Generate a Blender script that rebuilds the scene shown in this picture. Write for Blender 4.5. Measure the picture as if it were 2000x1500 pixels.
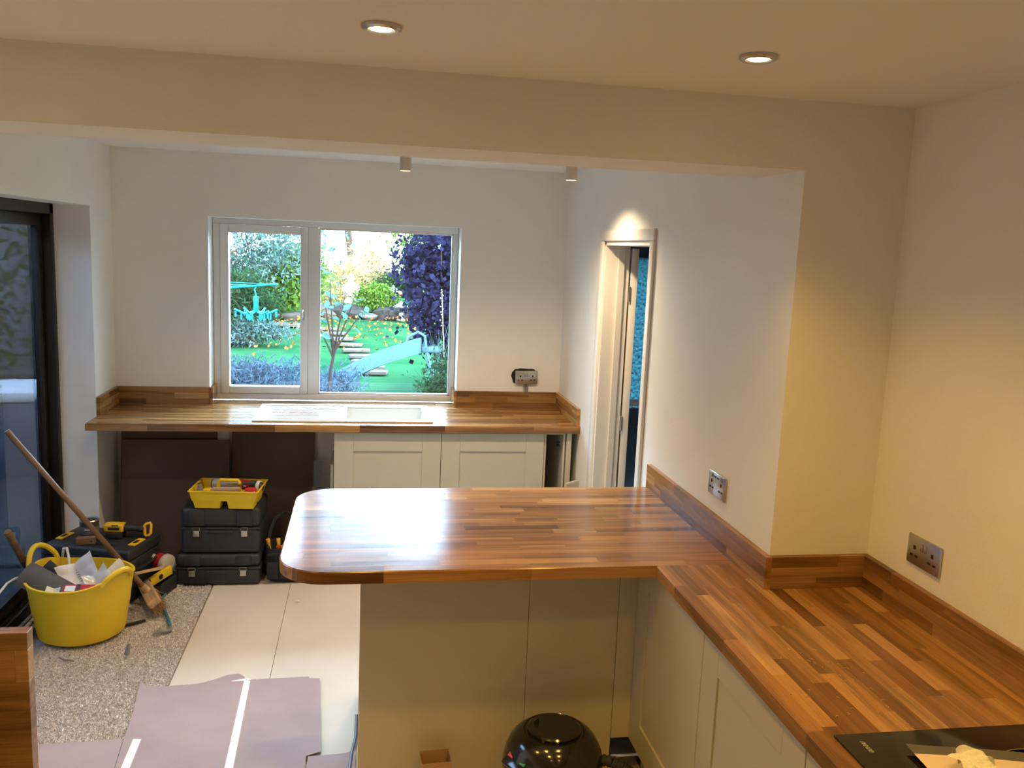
import bpy, bmesh, math, random
import numpy as np
from mathutils import Matrix, Vector, Euler

# ------------------------------------------------------------------ scene, camera, world, lights
for _o in list(bpy.data.objects):
    bpy.data.objects.remove(_o)
SC = bpy.context.scene
COL = SC.collection
PI = math.pi

# measured room constants (metres): far wall y=0, door wall x=0, floor z=0
WT = 0.91            # worktop top
XL = -2.71           # left wall
YN = -3.025          # front face of the beam and nib
YB = -2.714          # back face of the beam
XW = 0.331           # right wall of the near room
ZB = 2.182           # underside of beam
ZC = 2.377           # near ceiling
ZF = 2.405           # far ceiling
FD = -0.611          # front edge of the far worktop
PF, PN = -1.881, -2.826   # peninsula far and near edges
PX = -1.512          # peninsula free end
XC = -0.292          # front edge of right counter
GZ = -0.25           # garden level

cam_d = bpy.data.cameras.new('camera')
cam = bpy.data.objects.new('camera', cam_d)
COL.objects.link(cam)
cam_d.sensor_fit = 'HORIZONTAL'
cam_d.sensor_width = 36.0
cam_d.lens = 1693.07 / 2000 * 36.0
cam_d.clip_start = 0.02
cam_d.clip_end = 300
_r = Vector((0.9854421, -0.16466211, 0.04231131))
_u = Vector((-0.01589909, 0.158526, 0.98722679))
_f = Vector((0.16926629, 0.97352755, -0.15360022))
_m = Matrix((( _r.x, _u.x, -_f.x, -1.25500), (_r.y, _u.y, -_f.y, -5.43380), (_r.z, _u.z, -_f.z, 1.91972), (0, 0, 0, 1)))
cam.matrix_world = _m
SC.camera = cam

VS = SC.view_settings
SC.display_settings.display_device = 'sRGB'
VS.view_transform = 'Standard'
VS.look = 'None'
VS.exposure = 0.0
VS.gamma = 1.0
VS.use_curve_mapping = False

SKY_STRENGTH = 54.0
SUN_STRENGTH = 15.0
SPOT_POWER = 29.0
FAR_SPOT_POWER = 63.0
FAR_LAMP_COL = (1.0, 0.74, 0.44)
LAMP_COL = (1.0, 0.56, 0.085)

world = bpy.data.worlds.new('world')
SC.world = world
world.use_nodes = True
_nt = world.node_tree
_nt.nodes.clear()
_out = _nt.nodes.new('ShaderNodeOutputWorld')
_bg = _nt.nodes.new('ShaderNodeBackground')
_sky = _nt.nodes.new('ShaderNodeTexSky')
_sky.sky_type = 'PREETHAM' if 'PREETHAM' in [e.identifier for e in _sky.bl_rna.properties['sky_type'].enum_items] else 'NISHITA'
try:
    _sky.sky_type = 'NISHITA'
    _sky.sun_disc = False
    _sky.sun_elevation = math.radians(27)
    _sky.sun_rotation = math.radians(170)
    _sky.altitude = 50
    _sky.air_density = 1.0
    _sky.dust_density = 2.0
except Exception:
    pass
_mx = _nt.nodes.new('ShaderNodeMix')
_mx.data_type = 'RGBA'
_mx.inputs[0].default_value = 0.85
_mx.inputs[7].default_value = (0.64, 0.83, 1.0, 1)      # thin bright haze over the blue
_nt.links.new(_sky.outputs[0], _mx.inputs[6])
_nt.links.new(_mx.outputs[2], _bg.inputs[0])
_bg.inputs[1].default_value = SKY_STRENGTH
_nt.links.new(_bg.outputs[0], _out.inputs[0])

sun_d = bpy.data.lights.new('sun', 'SUN')
sun_d.energy = SUN_STRENGTH
sun_d.color = (1.0, 0.9, 0.72)
sun_d.angle = math.radians(0.6)
sun = bpy.data.objects.new('sun', sun_d)
COL.objects.link(sun)
sun.location = (6, -20, 14)
# low autumn sun from behind the house, so the near garden lies in the shade of the house
sun.rotation_euler = Vector((-0.24, 0.93, -0.262)).to_track_quat('-Z', 'Y').to_euler()

def portal(name, loc, rot, sx, sy):
    d = bpy.data.lights.new(name, 'AREA')
    d.shape = 'RECTANGLE'
    d.size, d.size_y = sx, sy
    d.cycles.is_portal = True
    o = bpy.data.objects.new(name, d)
    COL.objects.link(o)
    o.location = loc
    o.rotation_euler = rot
    return o
portal('window_portal', (-1.42, 0.31, 1.48), (-PI / 2, 0, 0), 1.55, 1.16)
portal('patio_portal', (-3.02, -1.45, 1.02), (0, -PI / 2, 0), 2.05, 2.1)
portal('utility_portal', (0.68, 0.31, 1.45), (-PI / 2, 0, 0), 0.8, 1.1)

CY = SC.cycles
CY.use_denoising = True
CY.max_bounces = 8
CY.diffuse_bounces = 5
CY.glossy_bounces = 4
CY.transmission_bounces = 6
CY.transparent_max_bounces = 12
CY.sample_clamp_indirect = 6.0
CY.use_adaptive_sampling = True
CY.adaptive_threshold = 0.03
CY.caustics_refractive = False

# ------------------------------------------------------------------ helpers
def M(name, col, rough=0.5, metal=0.0, spec=0.5, var=0.0, vscale=6.0, bump=0.0, bscale=60.0, coat=0.0, emit=None, estr=0.0):
    m = bpy.data.materials.new(name)
    m.use_nodes = True
    nt = m.node_tree
    b = nt.nodes['Principled BSDF']
    b.inputs['Base Color'].default_value = (*col, 1)
    b.inputs['Roughness'].default_value = rough
    b.inputs['Metallic'].default_value = metal
    b.inputs['Specular IOR Level'].default_value = spec
    if coat:
        b.inputs['Coat Weight'].default_value = coat
        b.inputs['Coat Roughness'].default_value = 0.08
    if emit:
        b.inputs['Emission Color'].default_value = (*emit, 1)
        b.inputs['Emission Strength'].default_value = estr
    if var or bump:
        tc = nt.nodes.new('ShaderNodeTexCoord')
    if var:
        n = nt.nodes.new('ShaderNodeTexNoise')
        n.inputs['Scale'].default_value = vscale
        n.inputs['Detail'].default_value = 5
        nt.links.new(tc.outputs['Object'], n.inputs['Vector'])
        rp = nt.nodes.new('ShaderNodeMapRange')
        rp.inputs['From Min'].default_value = 0.3
        rp.inputs['From Max'].default_value = 0.7
        rp.inputs['To Min'].default_value = 1 - var
        rp.inputs['To Max'].default_value = 1 + var
        nt.links.new(n.outputs[0], rp.inputs[0])
        vm = nt.nodes.new('ShaderNodeVectorMath')
        vm.operation = 'SCALE'
        vm.inputs[0].default_value = col
        nt.links.new(rp.outputs[0], vm.inputs['Scale'])
        nt.links.new(vm.outputs[0], b.inputs['Base Color'])
    if bump:
        n2 = nt.nodes.new('ShaderNodeTexNoise')
        n2.inputs['Scale'].default_value = bscale
        n2.inputs['Detail'].default_value = 3
        nt.links.new(tc.outputs['Object'], n2.inputs['Vector'])
        bp = nt.nodes.new('ShaderNodeBump')
        bp.inputs['Strength'].default_value = bump
        bp.inputs['Distance'].default_value = 0.01
        nt.links.new(n2.outputs[0], bp.inputs['Height'])
        nt.links.new(bp.outputs[0], b.inputs['Normal'])
    return m

def wood_mat(name, stops, rough=0.2, grain=22.0, bump=0.05, dark=0.62):
    """stave colour by object, grain along the object's own x axis"""
    m = bpy.data.materials.new(name)
    m.use_nodes = True
    nt = m.node_tree
    N, L = nt.nodes, nt.links
    b = N['Principled BSDF']
    b.inputs['Roughness'].default_value = rough
    b.inputs['Specular IOR Level'].default_value = 0.32
    oi = N.new('ShaderNodeObjectInfo')
    tc = N.new('ShaderNodeTexCoord')
    mul = N.new('ShaderNodeMath'); mul.operation = 'MULTIPLY'; mul.inputs[1].default_value = 91.0
    L.new(oi.outputs['Random'], mul.inputs[0])
    cmb = N.new('ShaderNodeCombineXYZ')
    for k in range(3):
        L.new(mul.outputs[0], cmb.inputs[k])
    mp = N.new('ShaderNodeMapping')
    mp.inputs['Scale'].default_value = (1.6, grain, grain)
    L.new(tc.outputs['Object'], mp.inputs['Vector'])
    ad = N.new('ShaderNodeVectorMath'); ad.operation = 'ADD'
    L.new(mp.outputs[0], ad.inputs[0]); L.new(cmb.outputs[0], ad.inputs[1])
    n1 = N.new('ShaderNodeTexNoise'); n1.inputs['Scale'].default_value = 1.0; n1.inputs['Detail'].default_value = 4; n1.inputs['Distortion'].default_value = 0.7
    L.new(ad.outputs[0], n1.inputs['Vector'])
    mp2 = N.new('ShaderNodeMapping'); mp2.inputs['Scale'].default_value = (9, 260, 260)
    L.new(tc.outputs['Object'], mp2.inputs['Vector'])
    n2 = N.new('ShaderNodeTexNoise'); n2.inputs['Scale'].default_value = 1.0; n2.inputs['Detail'].default_value = 2
    L.new(mp2.outputs[0], n2.inputs['Vector'])
    ramp = N.new('ShaderNodeValToRGB')
    els = ramp.color_ramp.elements
    while len(els) < len(stops):
        els.new(0.5)
    for e, (p, c) in zip(els, stops):
        e.position = p
        e.color = (*c, 1)
    L.new(oi.outputs['Random'], ramp.inputs[0])
    mr = N.new('ShaderNodeMapRange')
    mr.inputs['From Min'].default_value = 0.34; mr.inputs['From Max'].default_value = 0.62
    mr.inputs['To Min'].default_value = dark; mr.inputs['To Max'].default_value = 1.12
    L.new(n1.outputs[0], mr.inputs[0])
    mr2 = N.new('ShaderNodeMapRange')
    mr2.inputs['From Min'].default_value = 0.35; mr2.inputs['From Max'].default_value = 0.6
    mr2.inputs['To Min'].default_value = 0.86; mr2.inputs['To Max'].default_value = 1.04
    L.new(n2.outputs[0], mr2.inputs[0])
    mm = N.new('ShaderNodeMath'); mm.operation = 'MULTIPLY'
    L.new(mr.outputs[0], mm.inputs[0]); L.new(mr2.outputs[0], mm.inputs[1])
    sc = N.new('ShaderNodeVectorMath'); sc.operation = 'SCALE'
    L.new(ramp.outputs[0], sc.inputs[0]); L.new(mm.outputs[0], sc.inputs['Scale'])
    L.new(sc.outputs[0], b.inputs['Base Color'])
    if bump:
        bp = N.new('ShaderNodeBump'); bp.inputs['Strength'].default_value = bump; bp.inputs['Distance'].default_value = 0.002
        L.new(n1.outputs[0], bp.inputs['Height']); L.new(bp.outputs[0], b.inputs['Normal'])
    return m

def glass_mat(name, tint=(1, 1, 1), refl=0.06, rough=0.0, frost=0.0):
    m = bpy.data.materials.new(name)
    m.use_nodes = True
    nt = m.node_tree
    nt.nodes.clear()
    o = nt.nodes.new('ShaderNodeOutputMaterial')
    mix = nt.nodes.new('ShaderNodeMixShader')
    g = nt.nodes.new('ShaderNodeBsdfGlossy')
    g.inputs['Roughness'].default_value = rough
    if frost:
        t = nt.nodes.new('ShaderNodeBsdfTranslucent')
        t.inputs['Color'].default_value = (*tint, 1)
        tc = nt.nodes.new('ShaderNodeTexCoord')
        v = nt.nodes.new('ShaderNodeTexVoronoi')
        v.inputs['Scale'].default_value = 42
        nt.links.new(tc.outputs['Object'], v.inputs['Vector'])
        bp = nt.nodes.new('ShaderNodeBump')
        bp.inputs['Strength'].default_value = frost
        bp.inputs['Distance'].default_value = 0.06
        nt.links.new(v.outputs['Distance'], bp.inputs['Height'])
        nt.links.new(bp.outputs[0], g.inputs['Normal'])
        nt.links.new(bp.outputs[0], t.inputs['Normal'])
    else:
        t = nt.nodes.new('ShaderNodeBsdfTransparent')
        t.inputs['Color'].default_value = (*tint, 1)
    lw = nt.nodes.new('ShaderNodeLayerWeight')
    lw.inputs['Blend'].default_value = 0.25
    mr = nt.nodes.new('ShaderNodeMapRange')
    mr.inputs['To Min'].default_value = refl
    mr.inputs['To Max'].default_value = 0.9
    nt.links.new(lw.outputs['Fresnel'], mr.inputs[0])
    nt.links.new(mr.outputs[0], mix.inputs[0])
    nt.links.new(t.outputs[0], mix.inputs[1])
    nt.links.new(g.outputs[0], mix.inputs[2])
    nt.links.new(mix.outputs[0], o.inputs[0])
    return m

def leaf_mat(name, c1, c2, scale=3.0, trans=0.35, rough=0.5):
    m = bpy.data.materials.new(name)
    m.use_nodes = True
    nt = m.node_tree
    nt.nodes.clear()
    o = nt.nodes.new('ShaderNodeOutputMaterial')
    d = nt.nodes.new('ShaderNodeBsdfDiffuse')
    t = nt.nodes.new('ShaderNodeBsdfTranslucent')
    mix = nt.nodes.new('ShaderNodeMixShader')
    mix.inputs[0].default_value = trans
    tc = nt.nodes.new('ShaderNodeTexCoord')
    n = nt.nodes.new('ShaderNodeTexNoise')
    n.inputs['Scale'].default_value = scale
    n.inputs['Detail'].default_value = 6
    n.inputs['Roughness'].default_value = 0.8
    r = nt.nodes.new('ShaderNodeValToRGB')
    r.color_ramp.elements[0].position = 0.36
    r.color_ramp.elements[1].position = 0.64
    r.color_ramp.elements[0].color = (*c1, 1)
    r.color_ramp.elements[1].color = (*c2, 1)
    nt.links.new(tc.outputs['Object'], n.inputs['Vector'])
    nt.links.new(n.outputs[0], r.inputs[0])
    nt.links.new(r.outputs[0], d.inputs[0])
    nt.links.new(r.outputs[0], t.inputs[0])
    nt.links.new(d.outputs[0], mix.inputs[1])
    nt.links.new(t.outputs[0], mix.inputs[2])
    nt.links.new(mix.outputs[0], o.inputs[0])
    return m

class MB:
    """collects shapes in the local space of the object it becomes"""
    def __init__(s):
        s.v, s.f = [], []
    def add(s, vs, fs, mat=None):
        k = len(s.v)
        if mat is not None:
            vs = [mat @ Vector(p) for p in vs]
        s.v += [tuple(p) for p in vs]
        s.f += [tuple(i + k for i in f) for f in fs]
        return s
    def box(s, a, b, mat=None):
        (x0, y0, z0), (x1, y1, z1) = a, b
        vs = [(x0, y0, z0), (x1, y0, z0), (x1, y1, z0), (x0, y1, z0), (x0, y0, z1), (x1, y0, z1), (x1, y1, z1), (x0, y1, z1)]
        return s.add(vs, [(0, 3, 2, 1), (4, 5, 6, 7), (0, 1, 5, 4), (1, 2, 6, 5), (2, 3, 7, 6), (3, 0, 4, 7)], mat)
    def cyl(s, p0, p1, r0, r1=None, n=16, caps=True, mat=None):
        r1 = r0 if r1 is None else r1
        p0, p1 = Vector(p0), Vector(p1)
        q = (p1 - p0).to_track_quat('Z', 'Y')
        vs = []
        for p, r in ((p0, r0), (p1, r1)):
            for i in range(n):
                a = 2 * PI * i / n
                vs.append(p + q @ Vector((r * math.cos(a), r * math.sin(a), 0)))
        fs = [(i, (i + 1) % n, n + (i + 1) % n, n + i) for i in range(n)]
        if caps:
            fs += [tuple(range(n))[::-1], tuple(range(n, 2 * n))]
        return s.add(vs, fs, mat)
    def lathe(s, prof, n=32, mat=None, sx=1.0, sy=1.0):
        vs, fs = [], []
        for (r, z) in prof:
            for i in range(n):
                a = 2 * PI * i / n
                vs.append((r * math.cos(a) * sx, r * math.sin(a) * sy, z))
        for j in range(len(prof) - 1):
            for i in range(n):
                fs.append((j * n + i, j * n + (i + 1) % n, (j + 1) * n + (i + 1) % n, (j + 1) * n + i))
        if prof[0][0] > 1e-5:
            fs.append(tuple(range(n))[::-1])
        if prof[-1][0] > 1e-5:
            fs.append(tuple(range((len(prof) - 1) * n, len(prof) * n)))
        return s.add(vs, fs, mat)
    def tube(s, pts, r, n=8, mat=None, flat=1.0):
        pts = [Vector(p) for p in pts]
        rs = r if isinstance(r, (list, tuple)) else [r] * len(pts)
        vs, fs = [], []
        ref = None
        for k, p in enumerate(pts):
            t = (pts[min(k + 1, len(pts) - 1)] - pts[max(k - 1, 0)]).normalized()
            if ref is None:
                ref = t.orthogonal().normalized()
            ref = (ref - t * ref.dot(t)).normalized()
            bn = t.cross(ref)
            for i in range(n):
                a = 2 * PI * i / n
                vs.append(p + (ref * math.cos(a) + bn * math.sin(a) * flat) * rs[k])
        for k in range(len(pts) - 1):
            for i in range(n):
                fs.append((k * n + i, k * n + (i + 1) % n, (k + 1) * n + (i + 1) % n, (k + 1) * n + i))
        fs += [tuple(range(n))[::-1], tuple(range((len(pts) - 1) * n, len(pts) * n))]
        return s.add(vs, fs, mat)
    def prism(s, poly, z0, z1, mat=None):
        n = len(poly)
        vs = [(x, y, z0) for x, y in poly] + [(x, y, z1) for x, y in poly]
        fs = [tuple(range(n))[::-1], tuple(range(n, 2 * n))] + [(i, (i + 1) % n, n + (i + 1) % n, n + i) for i in range(n)]
        return s.add(vs, fs, mat)
    def ball(s, c, r, n=12, m=8, mat=None, sx=1, sy=1, sz=1):
        prof = [(max(1e-6, r * math.sin(PI * j / m)), -r * math.cos(PI * j / m)) for j in range(m + 1)]
        k = MB().lathe(prof, n)
        vs = [(c[0] + x * sx, c[1] + y * sy, c[2] + z * sz) for x, y, z in k.v]
        return s.add(vs, k.f, mat)
    def sheet(s, fn, nu, nv, t=0.0):
        """grid surface fn(u,v); t gives it thickness downwards"""
        vs = [fn(i / nu, j / nv) for j in range(nv + 1) for i in range(nu + 1)]
        w = nu + 1
        fs = [(j * w + i, j * w + i + 1, (j + 1) * w + i + 1, (j + 1) * w + i) for j in range(nv) for i in range(nu)]
        if t:
            K = len(vs)
            vs2 = [(x, y, z - t) for x, y, z in vs]
            fs2 = [tuple(i + K for i in f[::-1]) for f in fs]
            ring = [i for i in range(w)] + [j * w + nu for j in range(1, nv + 1)] + [nv * w + i for i in range(nu - 1, -1, -1)] + [j * w for j in range(nv - 1, 0, -1)]
            side = [(ring[k], ring[k - 1], ring[k - 1] + K, ring[k] + K) for k in range(len(ring))]
            vs, fs = vs + vs2, fs + fs2 + side
        return s.add(vs, fs)
    def mesh(s, name, mat, bevel=0.0, seg=2, smooth=True, angle=35, weld=False):
        me = bpy.data.meshes.new(name)
        me.from_pydata(s.v, [], s.f)
        if bevel or weld:
            bm = bmesh.new()
            bm.from_mesh(me)
            if weld:
                bmesh.ops.remove_doubles(bm, verts=bm.verts, dist=1e-5)
            if bevel:
                es = [e for e in bm.edges if len(e.link_faces) == 2 and e.calc_face_angle(0) > math.radians(40)]
                bmesh.ops.bevel(bm, geom=es, offset=bevel, segments=seg, profile=0.5, affect='EDGES', clamp_overlap=True)
            bm.to_mesh(me)
            bm.free()
        if smooth:
            me.polygons.foreach_set('use_smooth', [True] * len(me.polygons))
            me.set_sharp_from_angle(angle=math.radians(angle))
        me.materials.append(mat)
        me.update()
        return me
    def build(s, name, mat, parent=None, loc=None, rot=None, bevel=0.0, seg=2, smooth=True, angle=35, weld=False):
        o = bpy.data.objects.new(name, s.mesh(name, mat, bevel, seg, smooth, angle, weld))
        COL.objects.link(o)
        if parent is not None:
            o.parent = parent
        if loc is not None:
            o.location = loc
        if rot is not None:
            o.rotation_euler = rot
        return o

def tag(o, label=None, cat=None, group=None, kind=None):
    if label: o['label'] = label
    if cat: o['category'] = cat
    if group: o['group'] = group
    if kind: o['kind'] = kind
    return o

def thing(name, label, cat, loc=(0, 0, 0), rz=0.0, group=None, rot=None, kind=None):
    o = bpy.data.objects.new(name, None)
    o.empty_display_size = 0.05
    COL.objects.link(o)
    o.location = loc
    o.rotation_euler = rot if rot is not None else (0, 0, rz)
    return tag(o, label, cat, group, kind)

def struct(o, label=None):
    return tag(o, label, None, None, 'structure')

def place(mesh, name, parent, loc=(0, 0, 0), rot=(0, 0, 0)):
    o = bpy.data.objects.new(name, mesh)
    COL.objects.link(o)
    o.parent = parent
    o.location = loc
    o.rotation_euler = rot
    return o

def clip(poly, cl):
    """Sutherland-Hodgman, cl convex and counter-clockwise"""
    out = list(poly)
    for i in range(len(cl)):
        a, b = cl[i], cl[(i + 1) % len(cl)]
        ins = lambda p: (b[0] - a[0]) * (p[1] - a[1]) - (b[1] - a[1]) * (p[0] - a[0]) >= -1e-9
        src, out = out, []
        for k in range(len(src)):
            p, q = src[k - 1], src[k]
            ip, iq = ins(p), ins(q)
            if ip != iq:
                d1 = (b[0] - a[0]) * (p[1] - a[1]) - (b[1] - a[1]) * (p[0] - a[0])
                d2 = (b[0] - a[0]) * (q[1] - a[1]) - (b[1] - a[1]) * (q[0] - a[0])
                t = d1 / (d1 - d2)
                out.append((p[0] + (q[0] - p[0]) * t, p[1] + (q[1] - p[1]) * t))
            if iq:
                out.append(q)
        if not out:
            return []
    res = []
    for p in out:
        if not res or math.hypot(p[0] - res[-1][0], p[1] - res[-1][1]) > 2e-4:
            res.append(p)
    if len(res) > 1 and math.hypot(res[0][0] - res[-1][0], res[0][1] - res[-1][1]) < 2e-4:
        res.pop()
    return res

RND = random.Random(7)

# ------------------------------------------------------------------ materials
m_wall = M('white_wall_paint', (0.86, 0.85, 0.82), 0.62, var=0.02, vscale=2.5, bump=0.06, bscale=90)
m_ceil = M('white_ceiling_paint', (0.86, 0.85, 0.82), 0.7, bump=0.04, bscale=80)
m_cream = M('cream_painted_board', (0.48, 0.445, 0.355), 0.42, var=0.015, vscale=9)
m_creamraw = M('raw_board_edge', (0.42, 0.27, 0.13), 0.8, var=0.1, vscale=40)
m_upvc = M('white_plastic_frame', (0.80, 0.81, 0.80), 0.3)
m_gloss_white = M('white_gloss_paint', (0.80, 0.77, 0.72), 0.32, var=0.02, vscale=5)
m_sink = M('white_ceramic', (0.86, 0.87, 0.85), 0.12, coat=0.3)
m_oak = wood_mat('oiled_oak_stave', [(0.0, (0.15, 0.064, 0.020)), (0.2, (0.26, 0.122, 0.040)), (0.6, (0.335, 0.168, 0.056)), (0.9, (0.40, 0.215, 0.078)), (1.0, (0.49, 0.285, 0.115))], rough=0.19, bump=0.14, dark=0.55)
m_handle = wood_mat('worn_wood_handle', [(0.0, (0.19, 0.105, 0.05)), (1.0, (0.24, 0.135, 0.062))], rough=0.5, grain=30)
m_rawwood = wood_mat('pale_softwood', [(0.0, (0.52, 0.34, 0.18)), (1.0, (0.62, 0.43, 0.25))], rough=0.7, grain=30)
m_brownboard = M('brown_fibreboard', (0.135, 0.083, 0.058), 0.75, var=0.06, vscale=4)
m_darkframe = M('dark_brown_frame', (0.014, 0.010, 0.009), 0.45, spec=0.2)
m_black = M('black_moulded_plastic', (0.022, 0.023, 0.026), 0.5, var=0.15, vscale=25, bump=0.08, bscale=400)
m_blackgloss = M('black_gloss_plastic', (0.012, 0.011, 0.010), 0.14, coat=0.2)
m_blackfab = M('black_woven_fabric', (0.018, 0.019, 0.024), 0.9, bump=0.4, bscale=500)
m_rubber = M('black_rubber', (0.02, 0.02, 0.02), 0.7)
m_chrome = M('brushed_chrome', (0.58, 0.57, 0.55), 0.28, metal=1.0)
m_steel = M('satin_steel', (0.52, 0.51, 0.48), 0.34, metal=1.0, var=0.08, vscale=30)
m_slot = M('black_socket_slot', (0.012, 0.012, 0.012), 0.6)
m_grey = M('grey_plastic', (0.22, 0.23, 0.24), 0.5)
m_yellow_tub = M('yellow_soft_plastic', (0.78, 0.52, 0.012), 0.5, var=0.08, vscale=5, bump=0.05, bscale=30)
m_yellow_caddy = M('yellow_rigid_plastic', (0.80, 0.53, 0.015), 0.42, var=0.06, vscale=12)
m_yellow_tool = M('tool_yellow_plastic', (0.85, 0.46, 0.01), 0.4)
m_red = M('red_printed_label', (0.42, 0.012, 0.022), 0.4)
m_whiteprint = M('white_print', (0.75, 0.75, 0.74), 0.5)
m_paper = M('white_paper', (0.78, 0.76, 0.76), 0.8, var=0.02, vscale=10)
m_bluetool = M('blue_painted_steel', (0.03, 0.20, 0.30), 0.4, var=0.2, vscale=60)
m_board = M('painted_floor_sheet', (0.62, 0.545, 0.43), 0.75, var=0.05, vscale=3, bump=0.03, bscale=40)
m_card = M('pink_fibre_underlay', (0.37, 0.275, 0.265), 0.85, var=0.08, vscale=5, bump=0.05, bscale=120)
m_tape = M('white_tape', (0.80, 0.78, 0.77), 0.5)
m_floor = M('grey_screed', (0.34, 0.31, 0.28), 0.85, var=0.1, vscale=4)
m_carpet = M('beige_fleck_carpet', (0.60, 0.56, 0.54), 0.95, var=0.5, vscale=95)
m_navy = M('dark_blue_door_paint', (0.045, 0.075, 0.10), 0.45)
m_hob = M('black_ceramic_glass', (0.010, 0.009, 0.008), 0.09, spec=0.35)
m_print = M('grey_glass_print', (0.30, 0.29, 0.26), 0.4)
m_lens = M('lit_lamp_lens', (1, 1, 1), 0.5, emit=(1.0, 0.78, 0.42), estr=40.0)
m_cardboard = M('brown_cardboard', (0.40, 0.24, 0.12), 0.85, var=0.05, vscale=20)
m_cable = M('grey_cable_sheath', (0.10, 0.11, 0.13), 0.5)
m_whitecable = M('white_cable_sheath', (0.72, 0.72, 0.70), 0.5)
m_glass = glass_mat('window_glass', (0.93, 0.985, 1.0), 0.04)
m_patioglass = glass_mat('tinted_patio_glass', (0.38, 0.42, 0.47), 0.09)
m_frost = glass_mat('pebbled_frosted_glass', (0.10, 0.20, 0.225), 0.05, 0.25, frost=1.0)

# ------------------------------------------------------------------ the room shell
def walls(name, boxes, mat, label=None):
    b = MB()
    for a, c in boxes:
        b.box(a, c)
    return struct(b.build(name, mat, smooth=False), label)

WX0, WX1, WZ1 = -2.174, -0.668, 2.037       # window opening
BX0, BX1, BZ1 = 0.27, 1.09, 2.02            # back door opening in the utility room
walls('wall_far', [((-3.10, 0, GZ), (WX0, 0.30, 2.6)), ((WX0, 0, GZ), (WX1, 0.30, WT - 0.045)), ((WX0, 0, WZ1), (WX1, 0.30, 2.6)),
                   ((WX1, 0, GZ), (BX0, 0.30, 2.6)), ((BX0, 0, BZ1), (BX1, 0.30, 2.6)), ((BX1, 0, GZ), (1.62, 0.30, 2.6))], m_wall, 'white far wall with the garden window')
DY0, DY1, DZ1 = -1.70, -0.93, 1.985         # doorway in the door wall
walls('wall_right', [((0, DY1, 0), (0.12, 0, 2.6)), ((0, DY0, DZ1), (0.12, DY1, 2.6)), ((0, YB, 0), (0.12, DY0, 2.6)), ((0, YN, 0), (XW + 0.1, YB, 2.6))], m_wall, 'white wall with the narrow doorway')
walls('wall_right_near', [((XW, -7.9, 0), (XW + 0.12, YN, 2.6))], m_wall, 'cream lit wall beside the right counter')
SY0, SY1, SZ1 = -2.50, -0.403, 2.055        # sliding door opening in the left wall
walls('wall_left', [((XL - 0.30, SY1, GZ), (XL, 0, 2.6)), ((XL - 0.30, SY0, SZ1), (XL, SY1, 2.6)), ((XL - 0.30, -7.9, GZ), (XL, SY0, 2.6))], m_wall, 'white left wall around the patio door')
walls('wall_back', [((XL - 0.3, -8.02, GZ), (XW + 0.12, -7.9, 2.6))], m_wall)
walls('wall_beam', [((XL, YN, ZB), (0.0, YB, 2.6))], m_wall, 'boxed ceiling beam between kitchen and extension')
walls('ceiling_near', [((XL, -7.9, ZC), (XW, YN, 2.6))], m_ceil)
walls('ceiling_far', [((XL, YB, ZF), (0.0, 0, 2.6))], m_ceil)
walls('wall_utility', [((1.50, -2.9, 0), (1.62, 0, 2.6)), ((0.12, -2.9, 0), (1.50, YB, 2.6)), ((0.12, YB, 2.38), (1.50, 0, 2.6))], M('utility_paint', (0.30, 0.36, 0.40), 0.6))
walls('wall_upper_storey', [((-3.1, -8.2, 2.6), (1.62, 0.30, 5.1))], M('house_render', (0.45, 0.42, 0.38), 0.8, var=0.1))
walls('floor', [((XL - 0.32, -7.9, -0.12), (1.62, 0.0, -0.012))], m_floor, 'bare grey floor under the coverings')

# floor sheets in the kitchen end: pale painted boards laid edge to edge
fs = thing('floor_sheets', 'pale painted sheet boards laid over the floor', None, (0, 0, -0.012), kind='structure')
for (x0, x1, y0, y1) in ((-2.058, -1.642, -2.6, -0.28), (-1.640, -1.20, -2.45, -0.10), (-1.198, -0.01, -2.45, -0.10), (-1.640, -0.29, -3.9, -2.453), (-2.058, -1.642, -3.9, -2.603), (-2.70, -2.06, -0.28, -0.02)):
    MB().box((x0, y0, 0), (x1, y1, 0.012)).build('floor_sheet', m_board, fs, bevel=0.001, seg=1)

# carpet with real pile
def carpet():
    poly = [(-2.085, -0.69), (-2.20, -0.655), (-2.30, -0.63), (-2.70, -0.55), (-2.70, -2.62), (-2.062, -2.62), (-2.066, -1.2)]
    b = MB().prism(poly[::-1], -0.012, 0.004)
    o = struct(b.build('floor_carpet', m_carpet, smooth=False), 'beige fleck carpet remnant left by the patio door')
    rs = np.random.RandomState(3)
    n = 42000
    p = np.column_stack([rs.uniform(-2.70, -2.064, n), rs.uniform(-2.3, -0.56, n)])
    keep = (p[:, 1] < -0.66 - 0.35 * 0) | (p[:, 0] < -2.22)
    p = p[keep]
    n = len(p)
    h = rs.uniform(0.006, 0.012, n)
    a = rs.uniform(0, 2 * PI, n)
    w = rs.uniform(0.0022, 0.004, n)
    tilt = rs.normal(0, 0.004, (n, 2))
    base = np.column_stack([p, np.full(n, 0.003)])
    d = np.column_stack([np.cos(a) * w, np.sin(a) * w, np.zeros(n)])
    e = np.column_stack([-np.sin(a) * w, np.cos(a) * w, np.zeros(n)])
    top = base + np.column_stack([tilt, h])
    V = np.stack([base - d - e * .6, base + d - e * .6, base + e, top], 1).reshape(-1, 3)
    k = np.arange(n)[:, None] * 4
    F = np.concatenate([k + [0, 1, 3], k + [1, 2, 3], k + [2, 0, 3]], 0)
    me = bpy.data.meshes.new('carpet_pile')
    me.from_pydata(V.tolist(), [], F.tolist())
    me.materials.append(m_carpet)
    q = bpy.data.objects.new('carpet_pile', me)
    COL.objects.link(q)
    q.parent = o
    q['kind'] = 'stuff'
carpet()

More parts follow.
